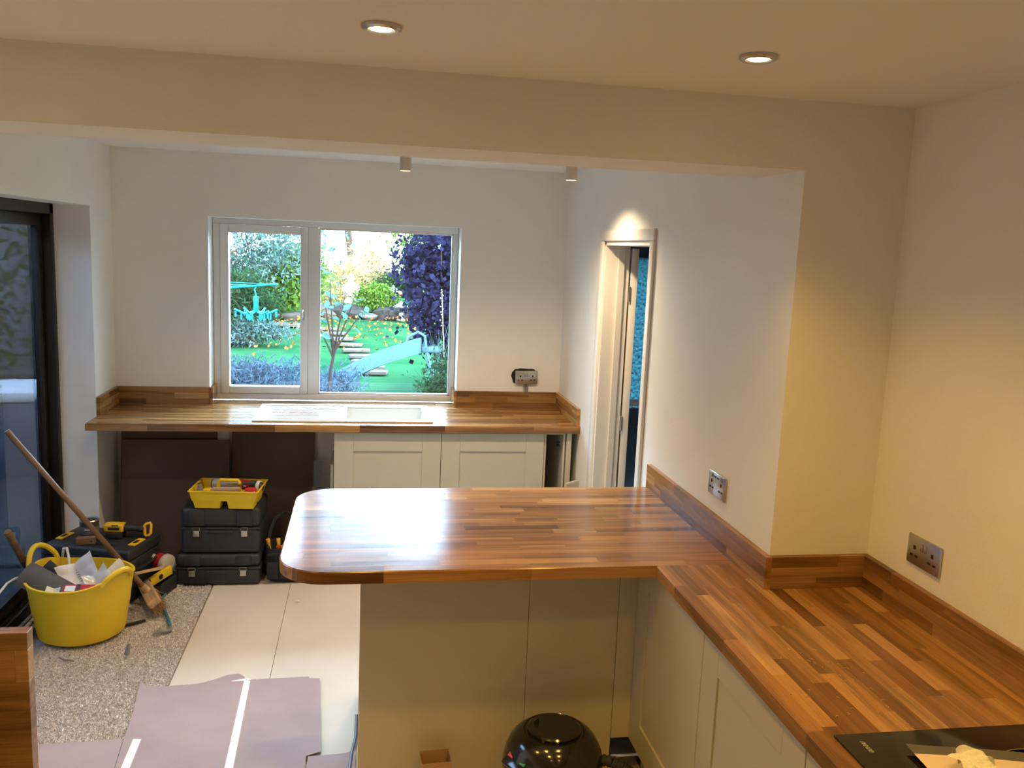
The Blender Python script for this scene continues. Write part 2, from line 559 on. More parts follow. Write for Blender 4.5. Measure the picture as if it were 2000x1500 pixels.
# ------------------------------------------------------------------ window
def window():
    w = thing('window_1', 'white framed garden window, opening casement beside a fixed pane', None, (0, 0, 0), kind='structure')
    y0, y1 = 0.150, 0.215
    x0, x1, z0, z1 = WX0 + 0.002, WX1 - 0.002, WT + 0.002, WZ1 - 0.002
    xm0, xm1 = -1.604, -1.540
    MB().box((x0, y0, z1 - 0.036), (x1, y1, z1)).build('head', m_upvc, w, bevel=0.004)
    MB().box((x0, y0, z0), (x1, y1, z0 + 0.040)).build('sill_rail', m_upvc, w, bevel=0.004)
    MB().box((x0, y0, z0 + .040), (x0 + 0.042, y1, z1 - .036)).build('jamb', m_upvc, w, bevel=0.004)
    MB().box((x1 - 0.030, y0, z0 + .040), (x1, y1, z1 - .036)).build('jamb', m_upvc, w, bevel=0.004)
    MB().box((xm0, y0, z0 + .040), (xm1, y1, z1 - .036)).build('mullion', m_upvc, w, bevel=0.004)
    # opening casement
    sx0, sx1, sz0, sz1 = x0 + 0.043, xm0 - 0.001, z0 + 0.041, z1 - 0.037
    s = MB().box((sx0, 0.140, sz0), (sx0 + 0.050, 0.20, sz1)).build('sash', m_upvc, w, bevel=0.004)
    MB().box((sx1 - 0.046, 0.140, sz0), (sx1, 0.20, sz1)).build('sash_stile', m_upvc, s, bevel=0.004)
    MB().box((sx0 + .05, 0.140, sz1 - 0.048), (sx1 - .046, 0.20, sz1)).build('sash_rail', m_upvc, s, bevel=0.004)
    MB().box((sx0 + .05, 0.140, sz0), (sx1 - .046, 0.20, sz0 + 0.046)).build('sash_rail', m_upvc, s, bevel=0.004)
    MB().box((sx0 + .045, 0.168, sz0 + .04), (sx1 - .04, 0.174, sz1 - .042)).build('pane', m_glass, s, smooth=False)
    h = MB().box((-0.012, -0.012, -0.035), (0.012, 0.0, 0.035)).build('handle', m_upvc, s, loc=(sx1 - 0.022, 0.140, 1.475), bevel=0.003)
    MB().tube([(0, -0.012, 0.012), (0, -0.028, 0.005), (0, -0.03, -0.05)], [0.008, 0.008, 0.006], 8).build('lever', m_chrome, h)
    # glazing beads and fixed pane
    fx0, fx1, fz0, fz1 = xm1, x1 - 0.030, z0 + 0.040, z1 - 0.036
    for a, b in (((fx0, .158, fz0), (fx0 + .012, .18, fz1)), ((fx1 - .012, .158, fz0), (fx1, .18, fz1)), ((fx0, .158, fz1 - .012), (fx1, .18, fz1)), ((fx0, .158, fz0), (fx1, .18, fz0 + .012))):
        MB().box(a, b).build('glazing_bead', m_upvc, w, bevel=0.003, seg=1)
    MB().box((fx0, .181, fz0), (fx1, .187, fz1)).build('pane', m_glass, w, smooth=False)
    MB().box((x0 - .05, 0.26, WT - .06), (x1 + .05, 0.36, WT - .02)).build('outer_sill', m_upvc, w, bevel=0.004)
window()

# ------------------------------------------------------------------ sliding patio door in the left wall
def patio():
    d = thing('door_1', 'dark framed sliding patio door with tinted glass', None, (0, 0, 0), kind='structure')
    xo, xi = XL - 0.27, XL - 0.182
    MB().box((xo, SY1 - 0.058, 0), (xi, SY1, SZ1)).build('frame_stile', m_darkframe, d, bevel=0.004)
    MB().box((xo, SY0, 0), (xi, SY0 + 0.058, SZ1)).build('frame_stile', m_darkframe, d, bevel=0.004)
    MB().box((xo, SY0, SZ1 - 0.055), (xi, SY1, SZ1)).build('frame_head', m_darkframe, d, bevel=0.004)
    MB().box((xo, SY0, -0.02), (xi, SY1, 0.035)).build('threshold', m_darkframe, d, bevel=0.004)
    for k in range(3):
        MB().box((xi - 0.02 - k * 0.028, SY0 + .06, 0.035), (xi - 0.014 - k * 0.028, SY1 - .06, 0.048)).build('track', m_steel, d)
    for (ya, yb, xc) in ((-1.50, SY1 - 0.058, xi - 0.060), (SY0 + 0.058, -1.43, xi - 0.025)):
        p = MB().box((xc - .018, yb - 0.062, 0.05), (xc + .018, yb, SZ1 - .056)).build('sliding_panel', m_darkframe, d, bevel=0.003)
        MB().box((xc - .018, ya, 0.05), (xc + .018, ya + 0.062, SZ1 - .056)).build('panel_stile', m_darkframe, p, bevel=0.003)
        MB().box((xc - .018, ya + .062, SZ1 - .118), (xc + .018, yb - .062, SZ1 - .056)).build('panel_rail', m_darkframe, p, bevel=0.003)
        MB().box((xc - .018, ya + .062, 0.05), (xc + .018, yb - .062, 0.13)).build('panel_rail', m_darkframe, p, bevel=0.003)
        MB().box((xc - .004, ya + .06, 0.12), (xc + .004, yb - .06, SZ1 - .11)).build('pane', m_patioglass, p, smooth=False)
patio()

# ------------------------------------------------------------------ doorway, its leaf, and the back door seen through it
def doorway():
    t = thing('trim_1', 'white painted door lining and architrave of the doorway', None, (0, 0, 0), kind='structure')
    MB().box((-0.016, DY1, 0), (0.0, DY1 + 0.068, DZ1 - 0.0025)).build('architrave', m_gloss_white, t, bevel=0.005)
    MB().box((-0.016, DY0 - 0.050, 0), (0.0, DY0, DZ1 - 0.0025)).build('architrave', m_gloss_white, t, bevel=0.005)
    MB().box((-0.016, DY0 - 0.050, DZ1 - 0.002), (0.0, DY1 + 0.068, DZ1 + 0.052)).build('architrave', m_gloss_white, t, bevel=0.005)
    MB().box((-0.004, DY1 - 0.026, 0), (0.13, DY1 + 0.001, DZ1)).build('lining', m_gloss_white, t, bevel=0.002, seg=1)
    MB().box((-0.004, DY0 - 0.001, 0), (0.13, DY0 + 0.026, DZ1)).build('lining', m_gloss_white, t, bevel=0.002, seg=1)
    MB().box((-0.004, DY0, DZ1 - 0.026), (0.13, DY1, DZ1 + 0.001)).build('lining', m_gloss_white, t, bevel=0.002, seg=1)
    MB().box((0.065, DY1 - 0.040, 0), (0.10, DY1 - 0.026, DZ1 - .026)).build('door_stop', m_gloss_white, t, bevel=0.002, seg=1)
    d = thing('door_2', 'white inner door standing open, seen edge on', None, (0.135, DY1 - 0.045, 0.01), 0, rot=(0, 0, math.radians(79)), kind='structure')
    MB().box((0, -0.036, 0), (0.74, 0.0, 1.94)).build('door_leaf', m_gloss_white, d, bevel=0.003)
    for z in (0.25, 1.0, 1.7):
        MB().cyl((-0.006, 0.004, z - .04), (-0.006, 0.004, z + .04), 0.006, n=10).build('hinge', m_steel, d)
    b = thing('door_3', 'dark blue back door with a pebbled glass upper pane', None, (0, 0.06, 0), kind='structure')
    fr = m_navy
    MB().box((BX0, 0, 0), (BX0 + 0.05, 0.07, BZ1)).build('door_frame', fr, b, bevel=0.003)
    MB().box((BX1 - 0.05, 0, 0), (BX1, 0.07, BZ1)).build('door_frame', fr, b, bevel=0.003)
    MB().box((BX0 + .05, 0, BZ1 - 0.04), (BX1 - .05, 0.07, BZ1)).build('door_frame', fr, b, bevel=0.003)
    x0, x1 = BX0 + 0.052, BX1 - 0.052
    lf = MB().box((x0, 0.01, 0.01), (x1, 0.055, 0.90)).build('door_leaf', fr, b, bevel=0.003)
    MB().box((x0, 0.01, 0.90), (x0 + .075, 0.055, BZ1 - .042)).build('stile', fr, lf, bevel=0.003)
    MB().box((x1 - .075, 0.01, 0.90), (x1, 0.055, BZ1 - .042)).build('stile', fr, lf, bevel=0.003)
    MB().box((x0 + .075, 0.01, 1.90), (x1 - .075, 0.055, BZ1 - .042)).build('rail', fr, lf, bevel=0.003)
    MB().box((x0 + .075, 0.028, 0.90), (x1 - .075, 0.034, 1.90)).build('pane', m_frost, lf, smooth=False)
    MB().box((x0 + .07, -0.012, 0.915), (x1 - .07, 0.012, 0.962)).build('weather_bar', m_upvc, lf, bevel=0.004)
    MB().box((x0 + .09, 0.004, 0.12), (x1 - .09, 0.012, 0.78)).build('lower_panel', fr, lf, bevel=0.004)
    MB().box((x0 + .13, -0.02, 1.135), (x0 + .19, 0.012, 1.145)).build('latch', m_steel, lf, bevel=0.002)
doorway()

# ------------------------------------------------------------------ worktops built from staves
def stave(parent, poly, z0, z1, along, inward):
    if len(poly) < 3:
        return
    xs = [p[0] for p in poly]; ys = [p[1] for p in poly]
    cx, cy = (min(xs) + max(xs)) / 2, (min(ys) + max(ys)) / 2
    cz = (z0 + z1) / 2
    lo = [(x, y) for x, y in poly]
    hi = []
    e = 0.0035
    for x, y in poly:
        ix, iy = inward(x, y)
        hi.append((x + ix * e, y + iy * e))
    n = len(poly)
    if along == 'y':
        loc = lambda p: (p[1] - cy, -(p[0] - cx))
    else:
        loc = lambda p: (p[0] - cx, p[1] - cy)
    vs = [(*loc(p), z0 - cz) for p in lo] + [(*loc(p), z1 - e - cz) for p in lo] + [(*loc(p), z1 - cz) for p in hi]
    fs = [tuple(range(n))[::-1], tuple(range(2 * n, 3 * n))]
    fs += [(i, (i + 1) % n, n + (i + 1) % n, n + i) for i in range(n)]
    fs += [(n + i, n + (i + 1) % n, 2 * n + (i + 1) % n, 2 * n + i) for i in range(n)]
    b = MB().add(vs, fs)
    return b.build('stave', m_oak, parent, loc=(cx, cy, cz), rot=(0, 0, PI / 2) if along == 'y' else None, smooth=False)

def lay(parent, a0, a1, width, spans, outline, inward, z0, z1, along, seed, lmin=0.18, lmax=0.52):
    """rows across from a0 to a1; spans(row middle) gives the runs along"""
    r = random.Random(seed)
    n = max(1, round((a1 - a0) / width))
    w = (a1 - a0) / n
    g = 0.00008
    for k in range(n):
        b0, b1 = a0 + k * w, a0 + (k + 1) * w
        for (s0, s1) in spans((b0 + b1) / 2):
            s = s0
            first = True
            while s < s1 - 1e-6:
                L = r.uniform(lmin, lmax) * (r.uniform(0.3, 1) if first else 1)
                first = False
                e = s + L
                if s1 - e < 0.10:
                    e = s1
                q = [(s + g, b0 + g), (e - g, b0 + g), (e - g, b1 - g), (s + g, b1 - g)]
                if along == 'y':
                    q = [(p[1], p[0]) for p in q][::-1]
                if outline:
                    q = clip(q, outline)
                stave(parent, q, z0, z1, along, inward)
                s = e

# far worktop under the window, cut out for the sink
far = thing('worktop', 'oak block worktop under the garden window, with inset sink', 'worktop', (0, 0, 0))
SX0, SX1, SYF, SYK = -1.863, -0.853, -0.532, -0.028
def far_spans(y):
    a, b = XL + 0.001, -0.001
    if y > 0:
        a, b = WX0 + 0.001, WX1 - 0.001
    if SYF + 0.03 < y < SYK - 0.02:
        return [(a, SX0 + 0.02), (SX1 - 0.02, b)]
    return [(a, b)]
lay(far, FD, -0.001, 0.0407, far_spans, None, lambda x, y: (1.0 if x < XL + .002 and y < SY1 else 0.0, 1.0 if y < FD + .001 else 0.0), WT - 0.04, WT, 'x', 11, 0.25, 0.7)
lay(far, 0.0, 0.149, 0.0497, far_spans, None, lambda x, y: (0, 0), WT - 0.04, WT, 'x', 12, 0.25, 0.7)

# peninsula with rounded free end
def pen_outline(off=0.0):
    rn, rf = 0.155, 0.155
    pts = [(-0.0005, PN), (-0.0005, PF)]
    for i in range(11):
        a = PI / 2 + PI / 2 * i / 10
        pts.append((PX + rf + rf * math.cos(a), PF - rf + rf * math.sin(a)))
    for i in range(11):
        a = PI + PI / 2 * i / 10
        pts.append((PX + rn + rn * math.cos(a), PN + rn + rn * math.sin(a)))
    return pts
def pen_in(x, y):
    r = 0.155
    cx = PX + r
    if y > PF - r and x < cx:
        d = Vector((x - cx, y - (PF - r)))
        return (-d.x / d.length, -d.y / d.length) if d.length > r - 0.002 else (0, 0)
    if y < PN + r and x < cx:
        d = Vector((x - cx, y - (PN + r)))
        return (-d.x / d.length, -d.y / d.length) if d.length > r - 0.002 else (0, 0)
    ix = 1.0 if x < PX + .0006 else 0.0
    iy = 1.0 if y < PN + .0006 and x < XC + 0.001 else (-1.0 if y > PF - .0006 else 0.0)
    return (ix, iy)
pen = thing('worktop', 'oak block peninsula worktop with rounded end, reflecting the window', 'worktop', (0, 0, 0))
lay(pen, PN, PF, 0.043, lambda y: [(PX, -0.0005)], pen_outline(), pen_in, WT - 0.04, WT, 'x', 5, 0.16, 0.55)

# right counter running towards the camera, notched round the nib
HBX0, HBX1, HBY0, HBY1 = -0.243, 0.262, -4.43, -3.848
rc = thing('worktop', 'oak block worktop along the right wall, with black hob set in', 'worktop', (0, 0, 0))
def rc_spans(x):
    top = PN - 0.0003 if x < -0.0005 else YN - 0.001
    if HBX0 + 0.02 < x < HBX1 - 0.02:
        return [(-5.2, HBY0 + .02), (HBY1 - .02, top)]
    return [(-5.2, top)]
lay(rc, XC, -0.0005, 0.0417, rc_spans, None, lambda x, y: (1.0 if x < XC + .0006 else 0.0, 0.0), WT - 0.04, WT, 'y', 23, 0.2, 0.62)
lay(rc, 0.0, XW - 0.001, 0.0413, rc_spans, None, lambda x, y: (0, 0), WT - 0.04, WT, 'y', 29, 0.2, 0.62)

# upstands: narrow oak strips on edge against the walls
def upstand(label, p0, p1, thick, h, seed, rows=3):
    """face runs p0 -> p1, thickness to the left of that direction"""
    d = Vector((p1[0] - p0[0], p1[1] - p0[1], 0))
    L = d.length
    t = thing('upstand', label, 'upstand', (p0[0], p0[1], WT + 0.0005), math.atan2(d.y, d.x))
    r = random.Random(seed)
    hh = h / rows
    for k in range(rows):
        s, first = 0.0, True
        while s < L - 1e-6:
            e = s + r.uniform(0.2, 0.55) * (r.uniform(.3, 1) if first else 1)
            first = False
            if L - e < 0.08:
                e = L
            c = ((s + e) / 2, thick / 2, (k + .5) * hh)
            b = MB().box((-(e - s) / 2 + .0001, -thick / 2, -hh / 2 + .0001), ((e - s) / 2 - .0001, thick / 2, hh / 2 - (.0001 if k < rows - 1 else 0)))
            b.build('stave', m_oak, t, loc=c, smooth=False)
            s = e
    return t
TU = 0.020
upstand('oak upstand behind the worktop, left of the window', (XL + TU, -TU), (WX0 - 0.001, -TU), TU - .001, 0.103, 41)
upstand('short oak upstand on the left wall beside the patio door', (XL + TU, SY1 + .002), (XL + TU, -0.001), TU - .001, 0.103, 42)
upstand('small oak upstand return in the left window reveal', (WX0 + TU, -TU), (WX0 + TU, 0.148), TU - .001, 0.103, 43)
upstand('oak upstand below the loose socket, right of the window', (WX1 + 0.001, -TU), (-TU - .001, -TU), TU - .001, 0.103, 44)
upstand('oak upstand on the door wall at the end of the far worktop', (-TU - .0008, -0.001), (-TU - .0008, FD + 0.02), TU, 0.103, 45)
upstand('thin oak upstand return in the right window reveal', (WX1 - 0.0168, 0.148), (WX1 - 0.0168, -TU), 0.016, 0.103, 46)
upstand('long oak upstand along the wall behind the peninsula', (-TU - .0008, PF - 0.002), (-TU - .0008, YN - TU), TU, 0.103, 47)
upstand('short oak upstand across the face of the wall nib', (-.0007, YN - TU), (XW - TU - .0009, YN - TU), TU - .001, 0.103, 48)
upstand('long oak upstand along the right wall by the hob', (XW - TU - .0008, YN - 0.0002), (XW - TU - .0008, -5.2), TU, 0.103, 49)

# ------------------------------------------------------------------ cabinets
def shaker(parent, loc, rz, w, h, fr=0.107, name='door'):
    """five piece door, front towards local -y, lower left corner at loc"""
    t = 0.020
    d = MB().box((fr - .008, 0.007, fr - .008), (w - fr + .008, 0.016, h - fr + .008)).build(name, m_cream, parent, loc=loc, rot=(0, 0, rz), smooth=False)
    MB().box((0, 0, 0), (fr, t, h)).build('stile', m_cream, d, bevel=0.0012, seg=1)
    MB().box((w - fr, 0, 0), (w, t, h)).build('stile', m_cream, d, bevel=0.0012, seg=1)
    MB().box((fr + .0004, 0, h - fr), (w - fr - .0004, t, h)).build('rail', m_cream, d, bevel=0.0012, seg=1)
    MB().box((fr + .0004, 0, 0), (w - fr - .0004, t, fr)).build('rail', m_cream, d, bevel=0.0012, seg=1)
    return d

def carcass(parent, x0, x1, y0, y1, z0, z1, t=0.018, open_front=True):
    MB().box((x0, y0, z0), (x0 + t, y1, z1)).build('side', m_cream, parent, bevel=0.001, seg=1)
    MB().box((x1 - t, y0, z0), (x1, y1, z1)).build('side', m_cream, parent, bevel=0.001, seg=1)
    MB().box((x0 + t, y0, z0), (x1 - t, y1, z0 + t)).build('base', m_cream, parent, bevel=0.001, seg=1)
    MB().box((x0 + t, y1 - .006, z0 + t), (x1 - t, y1, z1)).build('back', m_cream, parent, smooth=False)
    MB().box((x0 + t, y0, z1 - t), (x1 - t, y0 + .09, z1)).build('front_rail', m_cream, parent, bevel=0.001, seg=1)

CZ = WT - 0.0415
sc_ = thing('base_cabinet', 'cream two-door sink cabinet under the garden window', 'cabinet', (-1.411, 0, 0))
carcass(sc_, 0.0, 1.205, -0.56, -0.05, 0.15, CZ)
shaker(sc_, (0.001, -0.5825, 0.150), 0, 0.6005, CZ - 0.156)
shaker(sc_, (0.6045, -0.5825, 0.150), 0, 0.6005, CZ - 0.156)
MB().box((0.0, -0.53, 0), (1.205, -0.512, 0.149)).build('plinth', m_cream, sc_, bevel=0.001, seg=1)
oc = thing('base_cabinet', 'narrow open cream cabinet without a door, beside the sink cabinet', 'cabinet', (-0.203, 0, 0))
carcass(oc, 0.0, 0.125, -0.575, -0.05, 0.15, CZ, t=0.012)
MB().box((0.0, -0.53, 0), (0.125, -0.512, 0.149)).build('plinth', m_cream, oc, bevel=0.001, seg=1)
for z in (0.79, 0.77):
    MB().box((0.098, -0.49, z - .004), (0.1125, -0.47, z + .004)).build('hinge_plate', m_slot, oc)
ep = MB().box((0, -0.585, 0), (0.030, -0.06, CZ)).build('filler_panel', m_cream, None, loc=(-0.072, 0, 0), bevel=0.001, seg=1)
tag(ep, 'upright cream filler panel between open cabinet and door wall', 'panel')
lp = MB().box((-0.009, -0.05, 0), (0.009, 0.05, 0.62)).build('plinth_offcut', m_cream, None, loc=(-0.058, -0.70, 0.001), rot=(math.radians(3), math.radians(3.2), math.radians(-58)), bevel=0.001, seg=1)
tag(lp, 'narrow cream board offcut leaning by the end of the far worktop', 'offcut')

# peninsula base
YP = -2.568
pb = thing('base_cabinet', 'cream panelled back of the peninsula cabinets', 'cabinet', (0, 0, 0))
MB().box((-1.253, YP, 0), (-0.661, YP + 0.018, CZ)).build('back_panel', m_cream, pb, bevel=0.001, seg=1)
MB().box((-0.6595, YP, 0), (-0.330, YP + 0.018, CZ)).build('back_panel', m_cream, pb, bevel=0.001, seg=1)
MB().box((-1.253, YP + .0185, 0), (-1.235, PF - 0.03, CZ)).build('end_panel', m_cream, pb, bevel=0.001, seg=1)
MB().box((-1.234, PF - 0.05, 0.0), (-0.02, PF - 0.032, CZ)).build('front_panel', m_cream, pb, bevel=0.001, seg=1)
MB().box((-0.329, YP - 0.004, 0.145), (-0.242, YP + 0.024, CZ)).build('corner_post', m_cream, pb, bevel=0.001, seg=1)

# right run
rr = thing('base_cabinet', 'cream shaker cabinets under the right counter', 'cabinet', (0, 0, 0))
XD = -0.262
for (ya, yb) in ((-2.574, -3.178), (-3.182, -3.778), (-3.782, -4.378), (-4.382, -4.978)):
    shaker(rr, (XD, ya, 0.145), -PI / 2, abs(yb - ya), CZ - 0.150)
MB().box((XD + .0215, -5.0, 0.145), (XW - .02, -3.06, CZ)).build('carcass', m_cream, rr, smooth=False)
MB().box((XD + .0215, -3.055, 0.145), (-0.02, -2.60, CZ)).build('carcass', m_cream, rr, smooth=False)
MB().box((XD + .06, -5.0, 0), (XD + .078, -2.56, 0.144)).build('plinth', m_cream, rr, smooth=False)

# left cabinet with its oak end panel, at the edge of the view
lc = thing('base_cabinet', 'cream cabinet edge at the bottom left corner', 'cabinet', (0, 0, 0))
MB().box((-2.70, -3.90, 0), (-2.146, -3.262, 0.905)).build('carcass', m_cream, lc, bevel=0.002, seg=1)
MB().box((-2.70, -3.258, 0), (-2.146, -3.243, 0.900)).build('end_panel', m_cream, lc, bevel=0.001, seg=1)
op = thing('oak_end_panel', 'upright oak block panel at the bottom left corner', 'panel', (-2.66, -3.238, 0))
_r2 = random.Random(77)
_z = 0.0
for k, hh in enumerate((0.075, 0.08, 0.07, 0.085, 0.075, 0.09, 0.082, 0.075, 0.088, 0.077, 0.085, 0.046)):
    for (s, e) in (((0, 0.36), (0.36, 0.592)) if k % 2 else ((0, 0.22), (0.22, 0.56 if k == 10 else 0.592)) ):
        MB().box((-(e - s) / 2 + .0001, -0.019, -hh / 2 + .0001), ((e - s) / 2 - .0001, 0.019, hh / 2 - .0001)).build('stave', m_oak, op, loc=((s + e) / 2, 0.019, _z + hh / 2), bevel=0.001, seg=1)
        if e == 0.56:
            MB().box((-.0159, -0.019, -hh / 2 + .0001), (.0159, 0.019, hh / 2 - .0001)).build('stave', m_oak, op, loc=(0.576, 0.019, _z + hh / 2), bevel=0.001, seg=1)
    _z += hh

# ------------------------------------------------------------------ sink
def sink():
    s = thing('sink', 'white ceramic inset sink with ridged drainer under the window', 'sink', (SX0, SYF, WT))
    W, Dp = SX1 - SX0, SYK - SYF
    bx0, bx1, by0, by1 = 0.515, 0.965, 0.055, 0.435
    tp = 0.011
    # rim: frame round the bowl
    b = MB()
    for a, c in (((0, 0, 0.0005), (bx0, 0.022, tp)), ((0, Dp - 0.03, .0005), (bx0, Dp, tp)), ((0, 0.022, .0005), (0.03, Dp - .03, tp)), ((bx0 - 0.022, 0.022, .0005), (bx0, Dp - .03, tp)),
                 ((bx0, 0, .0005), (W, by0, tp)), ((bx0, by1, .0005), (W, Dp, tp)), ((bx1, by0, .0005), (W, by1, tp))):
        b.box(a, c)
    b.build('rim', m_sink, s, bevel=0.003)
    MB().box((0.03, 0.022, -0.004), (bx0 - .022, Dp - .03, 0.004)).build('drainer', m_sink, s)
    for k in range(8):
        y = 0.075 + k * 0.046
        MB().box((0.08, y, 0.004), (bx0 - 0.05, y + 0.014, 0.0085)).build('drainer_rib', m_sink, s, bevel=0.003)
    zb = -0.19
    b = MB()
    b.box((bx0 - .012, by0 - .012, zb - .012), (bx1 + .012, by1 + .012, zb))
    for a, c in (((bx0 - .012, by0 - .012, zb), (bx0, by1 + .012, 0.0)), ((bx1, by0 - .012, zb), (bx1 + .012, by1 + .012, 0.0)), ((bx0, by0 - .012, zb), (bx1, by0, 0.0)), ((bx0, by1, zb), (bx1, by1 + .012, 0.0))):
        b.box(a, c)
    b.build('bowl', m_sink, s, smooth=False)
    MB().lathe([(0.0001, zb + .001), (0.04, zb + .001), (0.043, zb + .004), (0.046, zb + .001)], 20, Matrix.Translation(((bx0 + bx1) / 2, 0.25, 0))).build('waste', m_chrome, s)
sink()

# ------------------------------------------------------------------ sockets
def socket(name, label, loc, rot, mat, usb=False, group=None):
    s = thing(name, label, 'socket', loc, rot=rot)
    MB().box((-0.073, -0.008, -0.043), (0.073, 0.0, 0.043)).build('faceplate', mat, s, bevel=0.003)
    for sx in (-1, 1):
        cx = sx * 0.040
        for (x, z, w, h) in ((cx, 0.008, .006, .011), (cx - .011, -.016, .010, .006), (cx + .011, -.016, .010, .006)):
            MB().box((x - w / 2 - .001, -0.0092, z - h / 2), (x + w / 2 + .001, -0.0078, z + h / 2)).build('pin_slot', m_slot, s)
        if usb:
            MB().box((cx - .004, -0.011, 0.022), (cx + .010, -0.0075, 0.036)).build('rocker_switch', m_grey, s, bevel=0.002)
        else:
            MB().box((sx * .008 - .006, -0.011, 0.006), (sx * .008 + .006, -0.0075, 0.028)).build('rocker_switch', m_grey if mat is not m_steel else m_steel, s, bevel=0.002)
        MB().cyl((sx * .063, -0.0075, -.003), (sx * .063, -0.0095, -.003), 0.0035, n=10).build('screw', m_chrome, s)
    if usb:
        for dx in (-.012, .012):
            MB().box((dx - .007, -0.0092, 0.024), (dx + .007, -0.0078, 0.030)).build('usb_slot', m_slot, s)
    return s
socket('wall_socket', 'brushed steel double socket with usb slots above the peninsula', (-0.0012, -2.603, 1.120), (0, 0, -PI / 2), m_chrome, usb=True)
socket('wall_socket', 'dull steel double socket on the right wall near the hob', (XW - 0.0012, -3.303, 1.111), (0, 0, -PI / 2), m_steel)
ls = socket('wall_socket', 'loose double socket hanging from cables right of the window', (-0.222, -0.019, 1.110), (math.radians(3), math.radians(-1.5), 0), m_steel)
MB().box((-0.068, 0.0, -0.036), (0.066, 0.012, 0.038)).build('back_box', m_slot, ls)
for k in range(3):
    MB().tube([(-0.010 + k * .011, 0.004, -0.04), (-0.012 + k * .012, 0.006, -0.065), (-0.012 + k * .0115, 0.004, -0.105)], 0.0035, 8).build('cable', m_cable if k % 2 else m_grey, ls)
hb = MB()
_pp = []
for i in range(26):
    a = 2 * PI * i / 26
    rr_ = 1.0 + RND.uniform(-.07, .07)
    _pp.append((-0.232 + 0.083 * rr_ * math.copysign(abs(math.cos(a)) ** .5, math.cos(a)), 1.116 + 0.050 * rr_ * math.copysign(abs(math.sin(a)) ** .5, math.sin(a))))
hb.prism(_pp, 0, 0.0015, Matrix(((1, 0, 0, 0), (0, 0, -1, 0), (0, 1, 0, 0), (0, 0, 0, 1))))
tag(hb.build('socket_hole', m_slot, None, loc=(0, -0.0002, 0), smooth=False), 'ragged dark hole in the far wall behind the loose socket', 'hole')

# ------------------------------------------------------------------ ceiling lights
def downlight(x, y, label, power=1.0):
    t = thing('downlight', label, 'downlight', (x, y, ZC), group=None)
    MB().lathe([(0.027, -0.004), (0.030, -0.010), (0.037, -0.011), (0.043, -0.007), (0.043, -0.0005)], 32).build('bezel', m_chrome, t)
    MB().lathe([(0.0001, -0.0085), (0.022, -0.0085), (0.0262, -0.004)], 28).build('lens', m_lens, t)
    d = bpy.data.lights.new('downlight_lamp', 'SPOT')
    d.energy = SPOT_POWER * power
    d.color = LAMP_COL
    d.spot_size = math.radians(116)
    d.spot_blend = 0.8
    d.shadow_soft_size = 0.028
    l = bpy.data.objects.new('downlight_lamp', d)
    COL.objects.link(l)
    l.parent = t
    l.location = (0, 0, -0.042)
downlight(-1.229, -3.474, 'lit recessed downlight, the left one in view on the near ceiling')
downlight(-0.381, -3.490, 'lit recessed downlight, the right one in view on the near ceiling')
downlight(-2.085, -3.430, 'lit recessed downlight just past the left edge of the view')
for _y, _row in ((-4.30, 'second'), (-5.12, 'third'), (-5.94, 'fourth'), (-6.76, 'fifth')):
    for _x, _n in ((-1.229, 'left'), (-0.381, 'right')):  # rows beyond the second are out of view, added for ambient light
        downlight(_x, _y, 'lit recessed downlight, %s of two in the %s row from the beam' % (_n, _row), 1.0 if _y > -4.5 else 0.32)

m_bake = M('off_white_cylinder', (0.62, 0.57, 0.50), 0.45)
def cylinder_spot(x, y, label, collar, power=1.0):
    t = thing('ceiling_spotlight', label, 'spotlight', (x, y, ZF))
    MB().lathe([(0.034, -0.0005), (0.036, -0.004), (0.036, -0.012), (0.008, -0.016), (0.008, -0.072)], 24).build('ceiling_rose', m_bake, t)
    MB().lathe([(0.012, -0.068), (0.024, -0.074), (0.0265, -0.080), (0.0265, -0.148), (0.0235, -0.149), (0.0225, -0.100), (0.0001, -0.098)], 24).build('cylinder_body', m_bake, t)
    MB().lathe([(0.0001, -0.0995), (0.0150, -0.0995), (0.0165, -0.099)], 20).build('bulb', m_lens, t)
    if collar:
        MB().lathe([(0.0266, -0.082), (0.0285, -0.084), (0.0266, -0.087)], 24).build('collar', m_slot, t)
    d = bpy.data.lights.new('spotlight_lamp', 'SPOT')
    d.energy = FAR_SPOT_POWER * power
    d.color = FAR_LAMP_COL
    d.spot_size = math.radians(142)
    d.spot_blend = 1.0
    d.shadow_soft_size = 0.02
    l = bpy.data.objects.new('spotlight_lamp', d)
    COL.objects.link(l)
    l.parent = t
    l.location = (0, 0, -0.152)
cylinder_spot(-1.078, -1.30, 'pale cylinder spotlight below the beam, left of the two', False)
cylinder_spot(-0.292, -1.30, 'pale cylinder spotlight with dark collar, right of the two', True)
cylinder_spot(-2.02, -2.20, 'added fill spotlight, unseen behind the beam on the patio door side', False, 0.62)  # unseen lamp added to brighten the left of the far wall


